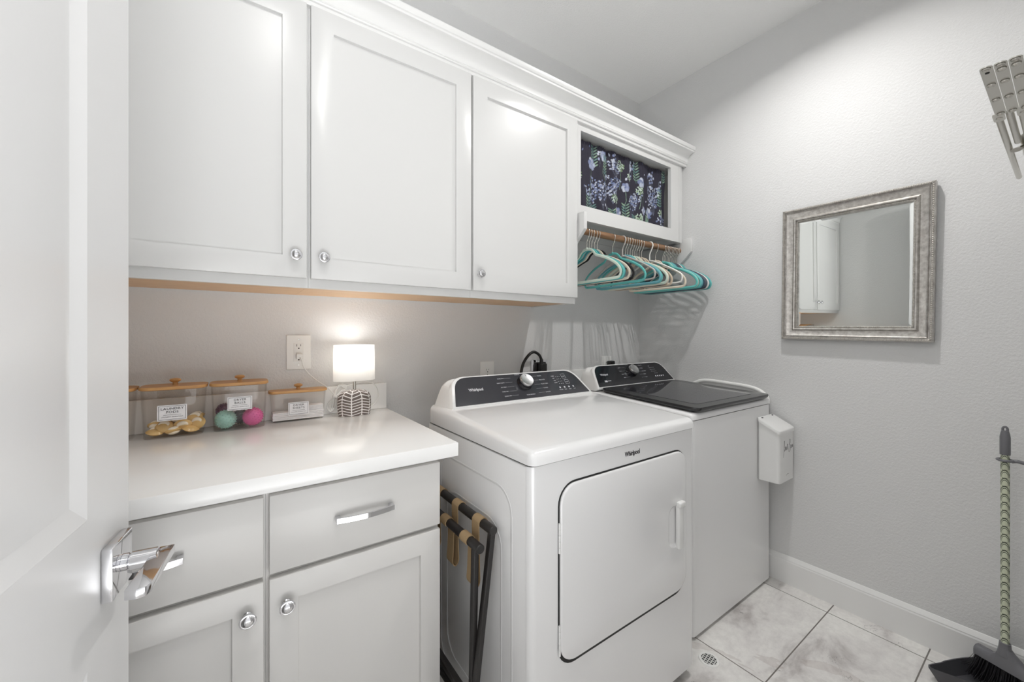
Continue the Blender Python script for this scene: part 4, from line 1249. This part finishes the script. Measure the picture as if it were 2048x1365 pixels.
# ------------------------------------------------------------------ mirror on the right wall
M_FRAME = mat('silver_frame', (0.66, 0.64, 0.62), 0.34, 0.75)
_t, _n2, _l2, _b2 = nt(M_FRAME)
_fa = noise(M_FRAME, coords(M_FRAME, (60, 60, 60)), 1.0, 4, 0.6)
_l2.new(ramp(M_FRAME, _fa, [(0.3, (0.66, 0.64, 0.62)), (0.7, (0.84, 0.83, 0.81))]), _b2.inputs['Base Color'])
my, mz = -1.1137, 1.5051
t = thing('wall_mirror', 'rectangular mirror in a beaded silver frame on the right wall', 'mirror', (-0.0045, my, mz), (math.radians(0.85), math.radians(-0.66), math.radians(-0.28)))
HY, HZ = 0.2585, 0.3105
prof = [(0.0, 0.0), (0.0, 0.026), (0.004, 0.030), (0.010, 0.0285), (0.0125, 0.022), (0.0145, 0.0215), (0.018, 0.0260), (0.024, 0.0225), (0.032, 0.0185), (0.042, 0.0170), (0.0450, 0.0215), (0.0490, 0.0245), (0.0530, 0.0225), (0.0550, 0.0160), (0.0610, 0.0160), (0.0630, 0.0120), (0.0630, 0.0030)]
b = BM()
rings = []
for d, h in prof:
    rings.append([Vector((-h, sy * (HY - d), sz * (HZ - d))) for sy, sz in ((-1, -1), (1, -1), (1, 1), (-1, 1))])
loft(b, rings, False, False)
M_BEAD = mat('silver_bead', (0.80, 0.78, 0.75), 0.28, 0.85)
def beads(d, h, r, step):
    for (a0, a1, fix, ax) in ((-(HY - d), HY - d, HZ - d, 'y'), (-(HZ - d), HZ - d, HY - d, 'z')):
        n = int((a1 - a0) / step)
        for s in (-1, 1):
            for k in range(n + 1):
                v = a0 + (a1 - a0) * k / n
                c = (-h, v, s * fix) if ax == 'y' else (-h, s * fix, v)
                q = bmesh.ops.create_icosphere(b, subdivisions=1, radius=r)
                bmesh.ops.translate(b, verts=q['verts'], vec=c)
                for f in {f for w in q['verts'] for f in w.link_faces}: f.material_index = 1
beads(0.0065, 0.0295, 0.0034, 0.0072)
beads(0.0580, 0.0165, 0.0028, 0.0060)
fr = obj('frame', b, [M_FRAME, M_BEAD], t, world=False, ang=40)
b = BM()
g = 0.0625; bw = 0.010
ro = [Vector((-0.0045, sy * (HY - g), sz * (HZ - g))) for sy, sz in ((-1, -1), (1, -1), (1, 1), (-1, 1))]
ri = [Vector((-0.0049, sy * (HY - g - bw), sz * (HZ - g - bw))) for sy, sz in ((-1, -1), (1, -1), (1, 1), (-1, 1))]
loft(b, [ro, ri], False, True)
obj('glass', b, M_MIRROR, t, world=False, smooth=False)

# ------------------------------------------------------------------ folded accordion drying rack on the front wall
t = thing('drying_rack', 'folded steel accordion drying rack high at the right edge', 'drying rack', (-0.7, YF, 1.70))
ZR = 1.700
for k in range(6):
    y = -1.5865 - 0.0165 * k
    b = BM()
    lay = 0.0
    pts = rrect(-0.993, y, 0.133, 0.0078, 0.0077, 6)
    loft(b, [[Vector((x + 0.012 * (k % 2) * 0, yy, z)) for x, yy in pts] for z in (ZR + 0.0005 + lay, ZR + 0.0025 + lay)])
    pl = obj('scissor_plate', b, M_STEEL, t, ang=30)
    for j, x in enumerate((-1.118, -1.098 if k else -1.100, -1.040, -0.958, -0.870)):
        pf = [(0.0058, 0), (0.0056, 0.0010), (0.0036, 0.0018), (0.0030, 0.0012)] if j == 0 else [(0.0060, 0), (0.0056, 0.0014), (0.0044, 0.0028), (0.0022, 0.0037), (0.0006, 0.0039)]
        if k == 0 and j == 1: pf = [(0.003, 0), (0.003, 0.0002)]
        obj('rivet', lathe(BM(), pf, (x, y, ZR), 16, Matrix.Rotation(PI, 4, 'X')), M_SLOT if (k == 0 and j == 1) else M_STEEL, pl, ang=60)
for k in range(3):
    y = -1.5820 - 0.033 * k
    b = BM(); pts = rrect(-0.838, y, 0.026, 0.0085, 0.008, 6)
    loft(b, [[Vector((x, yy, z)) for x, yy in pts] for z in (ZR + 0.0030, ZR + 0.0050)])
    lathe(b, [(0.0055, 0), (0.0046, 0.0016), (0.0022, 0.0022)], (-0.832, y, ZR + 0.003), 16, Matrix.Rotation(PI, 4, 'X'))
    obj('link_plate', b, M_STEEL, t, ang=40)
for (y, x0, x1) in ((-1.5800, -0.820, -0.228), (-1.5965, -0.862, -0.60), (-1.6130, -0.862, -0.60), (-1.6295, -0.862, -0.228)):
    b = BM(); tube(b, [(x0, y, ZR + 0.0115), (x1, y, ZR + 0.0115)], 0.0062, 16)
    obj('rod', b, M_STEEL, t)
b = BM()
pts = rrect(-0.43, -1.650, 0.20, 0.052, 0.03, 6)
loft(b, [[Vector((x, y, z)) for x, y in pts] for z in (ZR + 0.020, ZR + 0.0225)])
box(b, -0.60, -0.26, YF + 0.0005, YF + 0.004, ZR - 0.03, ZR + 0.05, 0.001)
box(b, -0.60, -0.26, YF + 0.003, -1.69, ZR + 0.0195, ZR + 0.0225)
tube(b, [(-0.560, -1.592, ZR + 0.003), (-0.545, -1.600, ZR + 0.012), (-0.515, -1.612, ZR + 0.020)], [0.012, 0.010, 0.006], 12, flat=(2, 0.4))
obj('mounting_bracket', b, M_STEEL, t, ang=40)

# ------------------------------------------------------------------ broom and dustpan
BX, BY = -0.120, -1.546
M_SCAL = mat('scallop_print', (0.70, 0.73, 0.64), 0.4)
def scal():
    m = M_SCAL; t_, n, l, bs = nt(m)
    uv = n.new('ShaderNodeUVMap'); uv.uv_map = 'wrap'
    sp = n.new('ShaderNodeSeparateXYZ'); l.new(uv.outputs[0], sp.inputs[0])
    U = math_node(m, 'MULTIPLY', sp.outputs[0], 3.0); V = math_node(m, 'MULTIPLY', sp.outputs[1], 24.0)
    def arcs(du, dv):
        fu = math_node(m, 'SUBTRACT', math_node(m, 'FRACT', math_node(m, 'ADD', U, du)), 0.5)
        fv = math_node(m, 'FRACT', math_node(m, 'ADD', V, dv))
        r = math_node(m, 'SQRT', math_node(m, 'ADD', math_node(m, 'MULTIPLY', math_node(m, 'MULTIPLY', fu, fu), 3.2), math_node(m, 'MULTIPLY', fv, fv)))
        a = math_node(m, 'LESS_THAN', math_node(m, 'ABSOLUTE', math_node(m, 'SUBTRACT', r, 0.90)), 0.065)
        c = math_node(m, 'LESS_THAN', math_node(m, 'ABSOLUTE', math_node(m, 'SUBTRACT', r, 0.68)), 0.045)
        return math_node(m, 'MAXIMUM', a, c), math_node(m, 'LESS_THAN', r, 0.93)
    a1, in1 = arcs(0.0, 0.0); a2, in2 = arcs(0.5, 0.5)
    keep = math_node(m, 'MULTIPLY', a2, math_node(m, 'SUBTRACT', 1.0, in1))
    f = math_node(m, 'MAXIMUM', a1, keep)
    l.new(mixcol(m, f, (0.78, 0.80, 0.71), (0.24, 0.27, 0.22)), bs.inputs['Base Color'])
scal()
broom = thing('broom', 'grey broom with a scallop-patterned pale green handle against the wall', 'broom', (BX, BY, 0.0))
b = BM(); uvl = b.loops.layers.uv.new('wrap')
N = 24; K = 40; z0, z1 = 0.185, 0.825
R = [[b.verts.new((BX + 0.0102 * math.cos(2 * PI * k / N), BY + 0.0102 * math.sin(2 * PI * k / N), z0 + (z1 - z0) * a / K)) for k in range(N)] for a in range(K + 1)]
for a in range(K):
    for k in range(N):
        j = (k + 1) % N
        f = b.faces.new((R[a][k], R[a][j], R[a + 1][j], R[a + 1][k]))
        for lp, (uu, vv) in zip(f.loops, ((k / N, a / K), ((k + 1) / N, a / K), ((k + 1) / N, (a + 1) / K), (k / N, (a + 1) / K))): lp[uvl].uv = (uu, vv)
b.faces.new(R[0][::-1]); b.faces.new(R[-1])
obj('pole', b, M_SCAL, broom, ang=60)
b = BM()
lathe(b, [(0.0118, 0), (0.0122, 0.002), (0.0122, 0.058), (0.0105, 0.070), (0.0085, 0.080)], (BX, BY, 0.820), 24)
ringp = [(BX, BY + 0.0052 * math.cos(a), 0.904 + 0.0090 * math.sin(a)) for a in [2 * PI * k / 20 for k in range(20)]]
tube(b, ringp, 0.0033, 10, closed=True)
obj('end_cap', b, M_GREYP, broom, ang=40)
th = math.radians(22)
hdir = Vector((math.sin(th), math.cos(th), 0)); hn = Vector((math.cos(th), -math.sin(th), 0))
HB = Vector((BX, BY, 0))
def hp_(s, n_, z): return HB + hdir * s + hn * n_ + Vector((0, 0, z))
b = BM()
rings = []
for s in [-0.150, -0.147, -0.12, -0.09, -0.06, -0.045, -0.03, -0.018, 0, 0.018, 0.030, 0.045, 0.058, 0.068, 0.072]:
    e = abs(s) if s < 0 else s * 1.0
    top = 0.138
    if -0.06 < s < 0.030: 
        k = 1 - abs(s + (0.0 if s > 0 else 0)) / (0.030 if s > 0 else 0.06)
        top = 0.138 + 0.052 * max(0, k) ** 1.6
    wd = 0.019 if -0.147 < s < 0.070 else 0.012
    tz = top if -0.147 < s < 0.070 else 0.131
    bz = 0.108 if -0.147 < s < 0.070 else 0.113
    wt = wd * 0.75
    if -0.02 < s < 0.02: wt = 0.012
    rings.append([hp_(s, -wd, bz), hp_(s, wd, bz), hp_(s, wd, (bz + 0.130) / 2 + .004), hp_(s, wt, tz - 0.004), hp_(s, wt * .5, tz), hp_(s, -wt * .5, tz), hp_(s, -wt, tz - 0.004), hp_(s, -wd, (bz + 0.130) / 2 + .004)])
loft(b, rings)
lathe(b, [(0.0118, 0), (0.0125, 0.003), (0.0150, -0.0), (0.0150, 0.0)][:0] or [(0.019, 0.150), (0.0145, 0.175), (0.0132, 0.192), (0.0120, 0.193)], (BX, BY, 0), 24)
obj('head', b, M_GREYP, broom, ang=45)
b = BM(); rb = random.Random(2)
for i in range(520):
    s = rb.uniform(-0.142, 0.064); n_ = rb.uniform(-0.015, 0.015)
    fl = (s + 0.04) * 0.22 + rb.gauss(0, 0.005)
    fn = n_ * 0.8 + rb.gauss(0, 0.004)
    if i < 26: s = 0.058 + rb.uniform(0, .010); fl = rb.uniform(0.02, 0.045); fn = rb.gauss(0, 0.012)
    zb = 0.022 + rb.uniform(0, 0.010) + (0.02 if i < 26 else 0)
    tube(b, [hp_(s, n_, 0.110), hp_(s + fl * 0.4, n_ + fn * 0.4, 0.07), hp_(s + fl, n_ + fn, zb)], 0.0012 if i >= 26 else 0.0005, 4)
o = obj('bristles', b, M_BRISTLE, broom); o['kind'] = 'stuff'; o['label'] = 'dense black bristles'

pan = thing('dustpan', 'dark grey long-handled dustpan around the broom bristles at the baseboard', 'dustpan', (-0.13, -1.57, 0))
b = BM()
outer = [(-0.218, -1.382), (-0.160, -1.404), (-0.100, -1.432), (-0.055, -1.458), (-0.038, -1.480), (-0.034, -1.56), (-0.040, -1.66), (-0.075, -1.685), (-0.150, -1.690), (-0.178, -1.66), (-0.196, -1.56), (-0.208, -1.46)]
outer = [(p.x, p.y) for p in smooth_path([(x, y, 0) for x, y in outer], 4, closed=True)]
cxp = sum(p[0] for p in outer) / len(outer); cyp = sum(p[1] for p in outer) / len(outer)
def pr_(k, z, tip=0.0):
    return [Vector((cxp + (x - cxp) * k, cyp + (y - cyp) * k, z + tip * max(0, (y + 1.50) / 0.12) * (1 if x < -0.15 else 0.6))) for x, y in outer]
loft(b, [pr_(0.86, 0.0015), pr_(0.97, 0.040, -.006), pr_(1.0, 0.052, -.008), pr_(1.0, 0.056, -.008), pr_(0.975, 0.055, -.008), pr_(0.95, 0.040, -.006), pr_(0.84, 0.0055)])
obj('pan', b, M_DGREYP, pan, ang=50)
b = BM()
tube(b, smooth_path([(BX + 0.0, BY - 0.0135, 0.800), (BX, BY - 0.028, 0.803), (BX, BY - 0.055, 0.795), (BX, BY - 0.075, 0.775), (BX, BY - 0.085, 0.740), (BX, BY - 0.10, 0.45), (BX, BY - 0.125, 0.06)], 8), 0.0058, 12)
tube(b, [(BX + 0.0165 * math.cos(a), BY + 0.0165 * math.sin(a), 0.802) for a in [2 * PI * k / 24 for k in range(24)]], 0.0042, 8, closed=True)
obj('handle', b, M_GREYP, pan, ang=60)

# ------------------------------------------------------------------ floor drain
fd = thing('floor_drain', 'small round white drain grate in the floor tile in front of the dryer', 'floor drain', (-0.768, -0.890, 0.0002))
b = BM(); c = (-0.768, -0.890, 0.0004)
lathe(b, [(0.030, 0.0), (0.0300, 0.0022)], c, 40)
obj('drain_hole', b, M_SLOT, fd)
b = BM()
rg = []
for r, z in ((0.036, 0.0), (0.0345, 0.0032), (0.0290, 0.0036), (0.0270, 0.0030), (0.0270, 0.0)):
    rg.append([Vector((c[0] + r * math.cos(2 * PI * k / 40), c[1] + r * math.sin(2 * PI * k / 40), 0.0004 + z)) for k in range(40)])
loft(b, rg, False, False)
for k in range(-2, 3):
    o_ = k * 0.0105 + 0.0; hl = math.sqrt(0.0275 ** 2 - o_ ** 2)
    for ang in (0, 1):
        M_ = Matrix.Translation(c) @ Matrix.Rotation(math.radians(8) + ang * PI / 2, 4, 'Z')
        box(b, -hl, hl, o_ - 0.0017, o_ + 0.0017, 0.0018, 0.0032, M=M_)
obj('grate', b, M_WHITEP, fd)
